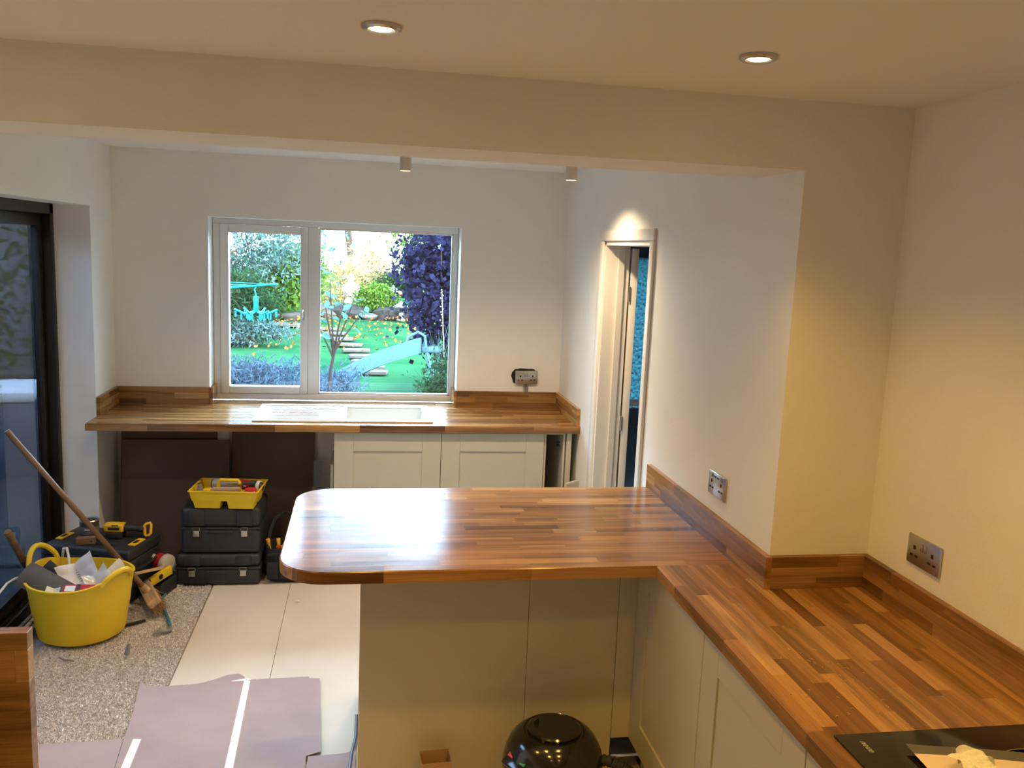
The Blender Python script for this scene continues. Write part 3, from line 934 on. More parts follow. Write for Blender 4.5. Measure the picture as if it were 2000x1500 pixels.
# ------------------------------------------------------------------ hob and what lies on it
def hob():
    h = thing('hob', 'black glass hob set into the right counter', 'hob', (HBX0, HBY0, WT))
    MB().box((0, 0, 0.0006), (HBX1 - HBX0, HBY1 - HBY0, 0.0056)).build('glass_top', m_hob, h, bevel=0.0015)
    MB().box((0.03, 0.03, -0.045), (HBX1 - HBX0 - .03, HBY1 - HBY0 - .03, 0.0)).build('tray', m_black, h, smooth=False)
    cu = bpy.data.curves.new('neue', 'FONT')
    cu.body = 'neue'
    cu.size = 0.021
    cu.shear = 0.25
    cu.extrude = 0.0001
    cu.offset = 0.0002
    tmp = bpy.data.objects.new('tmp', cu)
    COL.objects.link(tmp)
    dg = bpy.context.evaluated_depsgraph_get()
    me = bpy.data.meshes.new_from_object(tmp.evaluated_get(dg))
    bpy.data.objects.remove(tmp)
    me.materials.clear()
    me.materials.append(m_print)
    lg = place(me, 'maker_lettering', h, (0.042, HBY1 - HBY0 - 0.030, 0.0058), (0, 0, -PI / 2))
    lg['label'] = 'small grey lettering reading neue'
    for (cx, cy, r) in ((0.37, 0.40, 0.09), (0.36, 0.17, 0.10), (0.17, 0.17, 0.075)):
        MB().lathe([(r, 0.0058), (r + .0008, 0.0059), (r + .0016, 0.0058)], 48, Matrix.Translation((cx, cy, 0))).build('zone_ring', m_print, h)
hob()
m_peach = M('beige_paper_sheet', (0.72, 0.60, 0.50), 0.75)
m_band = M('dark_grey_band', (0.10, 0.098, 0.09), 0.7)
def sheet_xy(u, v):
    x = -0.118 + 0.34 * u - 0.02 * v
    y = -3.914 - 0.065 * u + 0.0 - 0.24 * v
    z = WT + 0.0075 + 0.010 * (1 - u) ** 2 * (1 - v) ** 2 + 0.004 * math.sin(3 * u + 4 * v) ** 2
    return (x, y, z)
sh = thing('paper_sheet', 'beige sheet with a dark grey border lying on the hob', 'paper', (0, 0, 0))
MB().sheet(lambda u, v: sheet_xy(u, v * 0.14), 24, 3, 0.0006).build('border', m_band, sh)
MB().sheet(lambda u, v: sheet_xy(u, 0.14 + v * 0.86), 24, 16, 0.0006).build('sheet', m_peach, sh)
def tissue():
    t = thing('crumpled_tissue', 'crumpled white kitchen tissue on the beige sheet', 'tissue', (-0.045, -4.03, WT + 0.0135))
    t.scale = (0.62, 0.62, 0.62)
    m = M('white_tissue', (0.82, 0.81, 0.76), 0.9, bump=0.5, bscale=120)
    rs = random.Random(5)
    ph = [(rs.uniform(0, 6), rs.uniform(25, 75), rs.uniform(0, 6.28)) for _ in range(9)]
    def f(u, v):
        x, y = (u - .5) * 0.115, (v - .5) * 0.115
        r = math.hypot(x, y) / 0.08
        z = 0.040 * max(0, 1 - r * r * .55) + 0.010
        for p, k, a in ph:
            s = math.sin(k * (x * math.cos(a) + y * math.sin(a)) + p)
            z += 0.0065 * abs(s) - .003
        return (x * (1 + .1 * math.sin(9 * v)), y, max(0.0, z))
    MB().sheet(f, 34, 34, 0.0008).build('tissue_ball', m, t, angle=50)
    MB().sheet(lambda u, v: ((u - .5) * 0.075 + 0.004, 0.035 + 0.02 * v + .01 * math.sin(5 * u), 0.022 + 0.050 * v - 0.018 * abs(u - .5) * v), 12, 8, 0.0008).build('tissue_fold', m, t)
    MB().sheet(lambda u, v: (0.045 + 0.012 * math.sin(PI * u), -0.035 + 0.07 * u, 0.008 + 0.055 * v * (0.6 + .4 * math.sin(PI * u))), 10, 6, 0.0008).build('tissue_fold', m, t)
tissue()
sv = MB()
for k in range(46):
    x, y = -0.21 + RND.gauss(0.10, 0.05), -3.62 + RND.gauss(0, 0.10)
    a = RND.uniform(0, 3.1)
    L = RND.uniform(.004, .014)
    sv.tube([(x, y, WT + .0012), (x + L * .5 * math.cos(a), y + L * .5 * math.sin(a), WT + .0022), (x + L * math.cos(a + .8), y + L * math.sin(a + .8), WT + .0014)], 0.0007, 4)
tag(sv.build('wood_shavings', m_rawwood), 'scattered pale wood shavings on the right counter', 'shavings', kind='stuff')

# ------------------------------------------------------------------ floor underlay cards and tape
def card(name, label, poly, z0, z1, mat, cat, bevel=0.0004):
    return tag(MB().prism(poly if sum((poly[i][0] * poly[(i + 1) % len(poly)][1] - poly[(i + 1) % len(poly)][0] * poly[i][1]) for i in range(len(poly))) > 0 else poly[::-1], z0, z1).build(name, mat, None, smooth=False), label, cat)
ragged = [(-2.182, -1.733), (-2.15, -1.772), (-2.09, -1.795), (-2.04, -1.79), (-1.96, -1.785), (-1.91, -1.772), (-1.87, -1.748), (-1.82, -1.712), (-1.775, -1.706), (-1.752, -1.73), (-1.738, -1.765)]
card('underlay_card', 'pinkish fibre card with torn top edge, taped on the floor', [(-2.132, -2.19), (-2.145, -2.0)] + ragged + [(-1.712, -2.62), (-2.09, -2.62)], 0.0125, 0.0155, m_card, 'card')
card('underlay_card', 'pale pinkish card right of the tape, corner cut off', [(-1.736, -1.765), (-1.47, -1.757), (-1.468, -1.772), (-1.424, -1.778), (-1.420, -1.81), (-1.390, -2.345), (-1.443, -2.37), (-1.44, -2.62), (-1.71, -2.62)], 0.0125, 0.0154, m_card, 'card')
card('underlay_card', 'pinkish card over the carpet at the bottom left', [(-2.55, -2.20), (-2.134, -2.192), (-2.092, -2.622), (-2.55, -2.66)], 0.0125, 0.0153, m_card, 'card')
card('underlay_card', 'strip of pinkish card in front of the peninsula end', [(-1.436, -2.374), (-1.30, -2.365), (-1.275, -2.352), (-1.262, -2.352), (-1.262, -2.7), (-1.436, -2.7)], 0.0125, 0.0152, m_card, 'card')
card('floor_tape', 'long white tape strip joining the pinkish cards', [(-1.745, -1.772), (-1.719, -1.776), (-1.692, -2.62), (-1.724, -2.62)], 0.0156, 0.0160, m_tape, 'tape')
card('floor_tape', 'short white tape strip at the bottom left cards', [(-2.097, -2.195), (-2.067, -2.198), (-2.055, -2.62), (-2.088, -2.62)], 0.0156, 0.0160, m_tape, 'tape')
card('paper_scrap', 'small white torn scrap at the end of the tape', [(-1.80, -1.772), (-1.735, -1.752), (-1.715, -1.762), (-1.73, -1.776), (-1.79, -1.778)], 0.0162, 0.0168, m_paper, 'scrap')
cd = MB().tube([(-1.275, -2.62, 0.014), (-1.282, -2.47, 0.016), (-1.275, -2.36, 0.016), (-1.262, -2.26, 0.015), (-1.240 - .02, -2.1, 0.014)], 0.006, 10)
tag(cd.build('power_cord', m_cable), 'dark blue cable on the floor along the peninsula end', 'cable')

# ------------------------------------------------------------------ vacuum cleaner and carton under the breakfast bar
def vacuum():
    v = thing('vacuum_cleaner', 'black round-topped vacuum cleaner under the peninsula overhang', 'vacuum cleaner', (-0.600, -2.79, 0.0), math.radians(0))
    v.scale = (1.06, 1.03, 0.955)
    MB().lathe([(0.12, 0.03), (0.148, 0.035), (0.152, 0.05), (0.152, 0.185), (0.150, 0.19)], 48).build('drum', m_blackgloss, v)
    hd = MB().lathe([(0.150, 0.190), (0.160, 0.194), (0.162, 0.205), (0.160, 0.235), (0.154, 0.265), (0.142, 0.297), (0.124, 0.322), (0.104, 0.338), (0.098, 0.341), (0.094, 0.337), (0.060, 0.337), (0.0001, 0.340)], 56).build('dome_head', m_blackgloss, v)
    MB().lathe([(0.084, 0.3368), (0.086, 0.346), (0.080, 0.351), (0.030, 0.354), (0.0001, 0.354)], 48).build('cable_winder', m_blackgloss, hd)
    MB().cyl((-0.052, 0.03, 0.351), (-0.052, 0.03, 0.368), 0.009, 0.007, 14).build('winder_knob', m_blackgloss, hd)
    a = math.radians(208)
    mt = Matrix.Rotation(a, 4, 'Z') @ Matrix.Translation((0.125, 0, 0.262)) @ Matrix.Rotation(math.radians(38), 4, 'Y')
    MB().box((-0.045, -0.055, -0.03), (0.045, 0.055, 0.022), mt).build('switch_housing', m_blackgloss, v, bevel=0.010)
    MB().box((-0.010, -0.044, 0.021), (0.014, -0.020, 0.026), mt).build('red_switch', M('red_switch_plastic', (0.55, 0.05, 0.03), 0.35), v, bevel=0.002)
    MB().box((-0.010, 0.014, 0.021), (0.014, 0.038, 0.026), mt).build('green_switch', M('green_switch_plastic', (0.02, 0.30, 0.06), 0.35), v, bevel=0.002)
    pts = [(0.13, -0.02, 0.23)] + [(0.155 + 0.03 * k, -0.03 - 0.012 * k, 0.235 - 0.0045 * k * k) for k in range(1, 7)]
    hs = MB()
    for k in range(len(pts) - 1):
        p, q = Vector(pts[k]), Vector(pts[k + 1])
        for i in range(4):
            t0, t1 = p.lerp(q, i / 4), p.lerp(q, (i + .6) / 4)
            hs.cyl(t0, t1, 0.020, n=14)
            hs.cyl(t1, p.lerp(q, (i + 1) / 4), 0.017, n=14, caps=False)
    hs.build('hose', m_rubber, v)
    MB().tube([(-0.150, -0.03, 0.20), (-0.172, -0.04, 0.15), (-0.178, -0.05, 0.06), (-0.16, -0.06, 0.014)], 0.005, 8).build('power_lead', m_rubber, v)
    for k in range(4):
        b = PI / 4 + k * PI / 2
        MB().cyl((0.12 * math.cos(b) - .008, 0.12 * math.sin(b), 0.0245), (0.12 * math.cos(b) + .008, 0.12 * math.sin(b), 0.0245), 0.0115, n=14).build('caster', m_rubber, v)
    MB().lathe([(0.155, 0.186), (0.157, 0.190), (0.155, 0.194)], 48).build('seal_band', m_rubber, v)
vacuum()
cb = thing('cardboard_carton', 'small open brown cardboard carton beside the vacuum cleaner', 'carton', (-0.985, -2.655, 0.0), math.radians(4))
cb.scale = (1, 1, 0.82)
for a, b in (((-.052, -.035, 0), (.052, -.0335, .195)), ((-.052, .0335, 0), (.052, .035, .205)), ((-.052, -.0335, 0), (-.0505, .0335, .19)), ((.0505, -.0335, 0), (.052, .0335, .20)), ((-.0505, -.0335, 0), (.0505, .0335, .002))):
    MB().box(a, b).build('side_flap' if b[2] > .1 else 'base_flap', m_cardboard, cb, smooth=False)

# ------------------------------------------------------------------ boards leaning under the far worktop
def lean(name, label, x0, w, h, t, ybot, ytop, mat, cat, tiltx=0.0, edge=None):
    ang = -math.asin(max(-1, min(1, (ytop - ybot) / h)))
    o = MB().box((0, 0, 0), (w, t, h)).build(name, mat, None, loc=(x0, ybot, 0.001), rot=(ang, tiltx, 0), bevel=0.0008, seg=1)
    return tag(o, label, cat)
lean('fibreboard_sheet', 'brown board leaning in front, left under the far worktop', -2.655, 0.612, 0.722, 0.006, -0.245, -0.105, m_brownboard, 'board', 0.0)
lean('fibreboard_sheet', 'brown board behind another, only its top and left edge showing', -2.672, 0.55, 0.768, 0.006, -0.185, -0.055, m_brownboard, 'board', 0.0)
lean('fibreboard_sheet', 'brown board leaning under the worktop, right of the yellow caddy', -2.04, 0.495, 0.755, 0.006, -0.120, -0.030, m_brownboard, 'board', 0.0)
lean('metal_strip', 'grey metal angle strip leaning behind the peninsula corner', -1.548, 0.045, 0.585, 0.003, -0.16, -0.10, m_grey, 'strip')
o_ = lean('board_offcut', 'short cream board offcut standing beside the metal strip', -1.530, 0.022, 0.44, 0.14, -0.335, -0.315, m_cream, 'offcut', math.radians(-2.5))
o_ = lean('board_offcut', 'tall thin cream board standing against the sink cabinet side', -1.4315, 0.0155, 0.655, 0.42, -0.52, -0.50, m_cream, 'offcut')

# ------------------------------------------------------------------ tool cases, caddy, tool bag
def tool_case(label, loc, rz, w, d, h, lid):
    c = thing('tool_case', label, 'tool case', loc, rz)
    zl = h * lid
    MB().box((-w / 2, -d / 2, 0.002), (w / 2, d / 2, zl - .001)).build('lower_shell', m_black, c, bevel=0.022, seg=3)
    MB().box((-w / 2, -d / 2, zl + .001), (w / 2, d / 2, h)).build('lid', m_black, c, bevel=0.026, seg=3)
    MB().box((-w / 2 - .003, -d / 2 - .003, zl - .006), (w / 2 + .003, d / 2 + .003, zl + .004)).build('seam_lip', m_black, c, bevel=0.002)
    for sx in (-1, 1):
        x = sx * w * 0.30
        MB().box((x - .042, -d / 2 - .006, zl + .012), (x + .042, -d / 2 + .02, h - .012)).build('lid_rib', m_black, c, bevel=0.005)
        k = MB().box((x - .024, -d / 2 - .009, zl - .045), (x + .024, -d / 2 + .01, zl + .006)).build('latch_mount', m_black, c, bevel=0.004)
        MB().box((x - .017, -d / 2 - .014, zl - .044), (x + .017, -d / 2 - .009, zl - .010)).build('latch_plate', m_chrome, k, bevel=0.002)
        MB().tube([(x - .018, -d / 2 - .012, zl - .01), (x - .018, -d / 2 - .012, zl + .006), (x + .018, -d / 2 - .012, zl + .006), (x + .018, -d / 2 - .012, zl - .01)], 0.0015, 6).build('latch_bail', m_chrome, k)
    MB().box((-.07, -d / 2 - .010, zl - .026), (.07, -d / 2 + .005, zl - .012)).build('carry_handle', m_black, c, bevel=0.005)
    return c
tool_case('black tool case with two metal latches, bottom of the stack', (-2.030, -0.480, 0.001), math.radians(-1.0), 0.455, 0.335, 0.185, 0.56)
tool_case('black tool case carrying the yellow caddy, top of the stack', (-2.012, -0.485, 0.187), math.radians(-1.5), 0.425, 0.325, 0.262, 0.56)

def caddy():
    c = thing('tool_caddy', 'yellow plastic carry caddy on the black tool cases', 'caddy', (-1.985, -0.545, 0.4495), math.radians(-5))
    W, Dp, H = 0.365, 0.265, 0.102
    def ring(k, z, ins=0):
        a, b = W / 2 * k - ins, Dp / 2 * k - ins
        return [(-a, -b, z), (a, -b, z), (a, b, z), (-a, b, z)]
    b = MB()
    for o0, o1 in ((ring(.93, .045), ring(1.0, H)), (ring(1.0, H, .004)[::-1], ring(.93, .045, .004)[::-1])):
        b.add(o0 + o1, [(i, (i + 1) % 4, 4 + (i + 1) % 4, 4 + i) for i in range(4)])
    b.box((-W * .46, -Dp * .46, .044), (W * .46, Dp * .46, .048))
    for sx in (-1, 1):
        for sy in (-1, 1):
            q = [(sx * .016, sy * .014), (sx * W * .455, sy * .014), (sx * W * .455, sy * Dp * .455), (sx * .016, sy * Dp * .455)]
            p = [(sx * .024, sy * .022), (sx * W * .425, sy * .022), (sx * W * .425, sy * Dp * .42), (sx * .024, sy * Dp * .42)]
            if sx * sy < 0:
                q, p = q[::-1], p[::-1]
            b.add([(x, y, 0.0) for x, y in p] + [(x, y, 0.048) for x, y in q], [(3, 2, 1, 0), (0, 1, 5, 4), (1, 2, 6, 5), (2, 3, 7, 6), (3, 0, 4, 7)])
    b.build('tray', m_yellow_caddy, c, smooth=False)
    e = MB()
    e.box((-W / 2 - .006, -Dp / 2 - .006, H - .006), (W / 2 + .006, -Dp / 2 + .002, H)).box((-W / 2 - .006, Dp / 2 - .002, H - .006), (W / 2 + .006, Dp / 2 + .006, H))
    e.box((-W / 2 - .006, -Dp / 2 + .002, H - .006), (-W / 2 + .002, Dp / 2 - .002, H)).box((W / 2 - .002, -Dp / 2 + .002, H - .006), (W / 2 + .006, Dp / 2 - .002, H))
    e.build('rim', m_yellow_caddy, c, bevel=0.002)
    MB().box((-W * .46, -.004, .046), (W * .46, .004, .075)).build('divider', m_yellow_caddy, c, smooth=False)
    MB().tube([(-.058, 0, .070), (-.056, 0, .118), (-.048, 0, .130), (.050, 0, .130), (.058, 0, .118), (.060, 0, .070)], 0.0105, 10).build('handle', m_yellow_caddy, c)
    def inc(x, y, z):
        v = Matrix.Rotation(math.radians(-5), 4, 'Z') @ Vector((x, y, z))
        return (v.x - 1.985, v.y - 0.545, v.z + 0.4495)
    # things lying in it
    t = thing('grey_tube', 'grey cylinder lying across the back of the yellow caddy', 'tube', inc(-0.02, 0.075, 0.049), math.radians(-8))
    MB().cyl((-.085, 0, .034), (.055, 0, .034), 0.034, n=24).build('tube_body', M('pale_grey_plastic', (0.30, 0.31, 0.33), 0.45), t, bevel=0.002)
    MB().cyl((-.092, 0, .034), (-.085, 0, .034), 0.028, n=24).build('tube_cap', m_black, t)
    t = thing('spray_can', 'red and black can with pale cap lying in the yellow caddy', 'can', inc(0.118, 0.050, 0.049), math.radians(-20))
    MB().cyl((-.07, 0, .035), (-.005, 0, .035), 0.032, n=24).build('red_label', m_red, t)
    MB().cyl((-.005, 0, .035), (.030, 0, .035), 0.0322, n=24).build('black_label', m_black, t)
    MB().cyl((.030, 0, .035), (.050, 0, .035), 0.033, n=24).build('pale_cap', m_whiteprint, t, bevel=0.003)
    MB().cyl((.050, 0, .035), (.064, 0, .035), 0.028, 0.02, n=24).build('nozzle', m_black, t)
    MB().box((-.040, -.034, .036), (-.032, -.028, .056)).box((-.040, -.034, .036), (-.024, -.029, .042)).build('white_print', m_whiteprint, t)
    t = thing('sanding_block', 'pale block lying along the front of the yellow caddy', 'block', inc(0.015, -0.085, 0.049), math.radians(1))
    MB().box((-.085, -.025, 0.001), (.065, .025, .060)).build('wood_block', m_rawwood, t, bevel=0.005)
    MB().box((-.125, -.022, 0.001), (-.086, .022, .060)).build('yellow_end', m_yellow_caddy, t, bevel=0.006)
    t = thing('small_bottle', 'small dark bottle in the left of the yellow caddy', 'bottle', inc(-0.142, -0.065, 0.049), 0)
    MB().lathe([(.016, 0), (.017, .004), (.017, .045), (.010, .055), (.010, .068)], 18).build('glass_body', m_grey, t)
    MB().lathe([(.012, .064), (.012, .078), (.0001, .079)], 18).build('cap', m_steel, t)
    t = thing('red_tub', 'red tub with white print in the right of the yellow caddy', 'tub', inc(0.138, -0.085, 0.049), 0)
    MB().lathe([(.028, 0), (.030, .004), (.031, .058), (.0001, .060)], 24).build('tub_body', M('bright_red_plastic', (0.60, 0.03, 0.03), 0.4), t)
    for k in range(6):
        a = -PI / 2 + (k - 2.5) * .32
        MB().box((-.002, -.0008, .030), (.002, .0008, .050), Matrix.Rotation(a + PI / 2, 4, 'Z') @ Matrix.Translation((0, -.0315, 0))).build('print_mark', m_whiteprint, t)
    t = thing('putty_knife', 'dark handled knife lying across the yellow caddy', 'knife', inc(0.075, -0.012, 0.112), math.radians(14))
    MB().tube([(-.002, 0, 0), (.03, 0, .004), (.065, 0, .002)], [.008, .010, .009], 10).build('grip', m_black, t)
    MB().box((-.085, -.016, -.001), (0.0, .016, .001)).build('blade', m_steel, t)
caddy()

def tool_bag():
    t = thing('tool_bag', 'black fabric tool bag half hidden behind the peninsula end', 'tool bag', (-1.640, -0.50, 0.001), math.radians(2))
    b = MB()
    prof = [(0.86, 0.0), (1.0, 0.03), (1.03, 0.12), (0.98, 0.20)]
    out = []
    n = 28
    for k, z in prof:
        out.append([(0.148 * k * math.copysign(abs(math.cos(2 * PI * i / n)) ** .6, math.cos(2 * PI * i / n)), 0.135 * k * math.copysign(abs(math.sin(2 * PI * i / n)) ** .6, math.sin(2 * PI * i / n)), z + (0.02 * math.sin(2 * PI * i / n + 2) if z > .15 else 0)) for i in range(n)])
    inner = [(x * .93, y * .93, z) for x, y, z in out[-1]]
    floor_ = [(x * .9, y * .9, .08) for x, y, z in out[-1]]
    rings = out + [inner, floor_]
    vs = [p for r in rings for p in r]
    fs = [(j * n + i, j * n + (i + 1) % n, (j + 1) * n + (i + 1) % n, (j + 1) * n + i) for j in range(len(rings) - 1) for i in range(n)]
    fs += [tuple(range(n))[::-1], tuple(range((len(rings) - 1) * n, len(rings) * n))]
    b.add(vs, fs).build('bag_body', m_blackfab, t)
    MB().tube([(-.13, -.08, .19), (-.125, -.03, .27), (-.10, .02, .335), (-.05, .05, .36), (.03, .05, .345), (.10, .02, .28)], 0.013, 8, flat=.5).build('carry_strap', m_blackfab, t)
    for k in range(3):
        x = -.105 + k * .075
        MB().box((x - .030, -.146, .03), (x + .030, -.136, .13)).build('pocket', m_blackfab, t, bevel=0.006)
    MB().box((-.135, -.139, .165), (.135, -.131, .180)).build('top_band', m_blackfab, t, bevel=0.003)
    return t
tool_bag()
for k, (x, y, z, c, lab) in enumerate(((-1.752, -0.560, .19, (0.75, 0.40, 0.02), 'amber handled screwdriver, leftmost in the tool bag'),
                                       (-1.706, -0.555, .185, (0.80, 0.50, 0.04), 'yellow handled screwdriver standing in the tool bag'),
                                       (-1.713, -0.585, .15, (0.70, 0.06, 0.04), 'red handled screwdriver in the tool bag'),
                                       (-1.694, -0.600, .155, (0.80, 0.42, 0.03), 'orange handled screwdriver at the front of the tool bag'))):
    t = thing('screwdriver', lab, 'screwdriver', (x, y, 0.085), rot=(0.10 - .05 * k, -0.12 + .06 * k, 0), group='screwdrivers in the tool bag')
    L = z - 0.085
    MB().lathe([(.009, L - .02), (.0115, L - .005), (.010, L + .030), (.0125, L + .042), (.0115, L + .056), (.0001, L + .060)], 14).build('grip', M('screwdriver_grip', c, 0.3), t)
    MB().cyl((0, 0, 0), (0, 0, L - .02), 0.003, n=8).build('shaft', m_steel, t)

# ------------------------------------------------------------------ the big black toolbox and what lies on it
TBX, TBY, TBR = -2.612, -0.690, math.radians(-17)
def toolbox():
    t = thing('toolbox', 'large black toolbox with yellow latches beside the patio door', 'toolbox', (TBX, TBY, 0.014), TBR)
    w, d = 0.47, 0.31
    MB().box((-w / 2, -d / 2, 0), (w / 2, d / 2, 0.225)).build('body', m_black, t, bevel=0.014, seg=3)
    MB().box((-w / 2 - .006, -d / 2 - .006, .227), (w / 2 + .006, d / 2 + .006, .288)).build('lid', m_black, t, bevel=0.016, seg=3)
    for k in range(4):
        x = -w / 2 + .07 + k * .105
        MB().box((x - .016, -d / 2 - .005, .02), (x + .016, -d / 2 + .01, .21)).build('rib', m_black, t, bevel=0.005)
    for sx in (-1, 1):
        MB().box((sx * (w / 2 - .030) - .020, -.075, .286), (sx * (w / 2 - .030) + .020, .03, .2945)).build('latch', m_yellow_tool, t, bevel=0.003)
        MB().box((sx * (w / 2 - .030) - .010, -.050, .2945), (sx * (w / 2 - .030) + .010, -.005, .2955)).build('latch_recess', m_slot, t)
        MB().tube([(sx * (w / 2 + .006), -.09, .17), (sx * (w / 2 + .022), -.085, .175), (sx * (w / 2 + .022), .085, .175), (sx * (w / 2 + .006), .09, .17)], 0.008, 8).build('side_handle', m_black, t)
    MB().box((-.10, -.10, .286), (.13, -.075, .295)).build('lid_ridge', m_black, t, bevel=0.004)
    MB().box((-.13, -d / 2 - .016, .20), (.13, -d / 2 - .004, .245)).build('front_handle', m_black, t, bevel=0.006)
toolbox()
ZT = 0.3035
def tb(x, y, z=0.0):
    v = Matrix.Rotation(TBR, 4, 'Z') @ Vector((x, y, 0))
    return (TBX + v.x, TBY + v.y, ZT + z)
t = thing('paint_tin', 'dark paint tin with shiny lid on the black toolbox', 'tin', tb(-0.050, -0.04, 0.006), 0.3)
MB().lathe([(.046, 0), (.047, .003), (.047, .098), (.048, .102)], 32).build('tin_body', M('dark_tin_print', (0.035, 0.035, 0.035), 0.4), t)
MB().lathe([(.0472, .034), (.0476, .035), (.0476, .072), (.0472, .073)], 32).build('tin_label', M('grey_tin_label', (0.11, 0.11, 0.10), 0.5), t)
MB().lathe([(.049, .100), (.050, .104), (.048, .107), (.043, .105), (.041, .100), (.0001, .100)], 32).build('tin_lid', m_chrome, t)
for k in range(7):
    MB().box((-.0022, -.0486, .058), (.0022 if k % 3 else .0034, -.0474, .064), Matrix.Rotation((k - 3) * .13 - 0.1, 4, 'Z')).build('print_mark', m_whiteprint, t)
t = thing('timber_block', 'short offcut of timber lying on the black toolbox by the tin', 'offcut', tb(-0.028, -0.105, 0.0015), math.radians(6))
MB().box((-.045, -.020, 0), (.045, .020, .034)).build('timber', m_handle, t, bevel=0.001, seg=1)
MB().cyl((.028, -.0204, .017), (.028, -.0200, .017), .005, n=12).build('nail_hole', m_slot, t)

def power_tool():
    t = thing('cordless_tool', 'yellow and black cordless power tool on the black toolbox', 'power tool', tb(0.075, 0.03, 0.0015), math.radians(-6))
    MB().box((-.075, -.028, .030), (.030, .028, .078)).build('motor_housing', m_yellow_tool, t, bevel=0.012, seg=3)
    MB().box((-.050, -.030, .044), (.012, .030, .062)).build('housing_vent', m_black, t, bevel=0.004)
    MB().box((-.060, -.036, 0), (.022, .036, .032)).build('battery', m_black, t, bevel=0.005)
    MB().cyl((.030, 0, .052), (.085, .004, .050), .022, .017, n=20).build('neck', m_black, t)
    MB().tube([(.080, .004, .050), (.105, .006, .046), (.125, .008, .040)], [.016, .017, .015], 14).build('rubber_grip', m_rubber, t)
    b = MB()
    b.tube([(.130, .010, .012), (.128, .010, .060), (.138, .010, .072), (.158, .012, .078), (.164, .012, .068), (.160, .012, .020), (.150, .011, .008), (.136, .010, .006), (.130, .010, .014)], .0075, 8)
    b.build('loop_handle', m_yellow_tool, t)
    MB().box((-.03, -.0285, .066), (.005, -.0275, .073)).build('maker_band', m_slot, t)
power_tool()

# items between the toolbox and the cases
t = thing('paint_can', 'red and black can with pale lid lying beside the toolbox', 'can', (-2.335, -0.668, 0.158), rot=(0, math.radians(10), math.radians(-28)))
MB().cyl((-.075, 0, 0), (-.040, 0, 0), .046, n=28).build('red_band', m_red, t)
MB().cyl((-.040, 0, 0), (-.010, 0, 0), .0462, n=28).build('black_band', m_black, t)
MB().cyl((-.010, 0, 0), (.030, 0, 0), .046, n=28).build('red_band', m_red, t)
MB().cyl((.030, 0, 0), (.062, 0, 0), .054, n=28).build('pale_lid', M('cream_plastic_lid', (0.50, 0.46, 0.38), 0.5), t, bevel=0.004)
for k in range(3):
    MB().box((-.034 + k * .008, -.010, .0455), (-.029 + k * .008, .012, .0475), Matrix.Rotation(math.radians(40), 4, 'X')).build('print_mark', m_whiteprint, t)
t = thing('plastic_crate', 'low black crate on the floor holding the pale-lidded can', 'crate', (-2.318, -0.735, 0.001), math.radians(-17))
MB().box((-.050, -.085, 0.004), (.050, .085, .010)).build('base', m_black, t)
for a, b in (((-.050, -.085, .010), (.050, -.080, .075)), ((-.050, .080, .010), (.050, .085, .10)), ((-.050, -.080, .010), (-.045, .080, .095)), ((.045, -.080, .010), (.050, .080, .085))):
    MB().box(a, b).build('side', m_black, t, bevel=0.002)
t = thing('spirit_level', 'yellow spirit level end poking out by the tool cases', 'spirit level', (-2.335, -0.815, 0.082), rot=(math.radians(8), 0, math.radians(-31)))
MB().box((-.010, -.02, 0), (.010, .135, .048)).build('beam', m_yellow_caddy, t, bevel=0.003)
MB().box((-.0075, -.0215, .008), (.0075, -.019, .040)).build('end_recess', m_slot, t)
MB().cyl((.0102, .05, .024), (.0112, .05, .024), .015, n=16).build('vial_window', m_slot, t)
tag(MB().box((-.125, -.011, -.005), (.125, .011, .005)).build('wood_batten', m_rawwood, None, loc=(-2.375, -0.905, 0.187), rot=(0, math.radians(5), math.radians(46)), bevel=0.001, seg=1), 'thin pale batten poking out behind the yellow tub', 'batten')

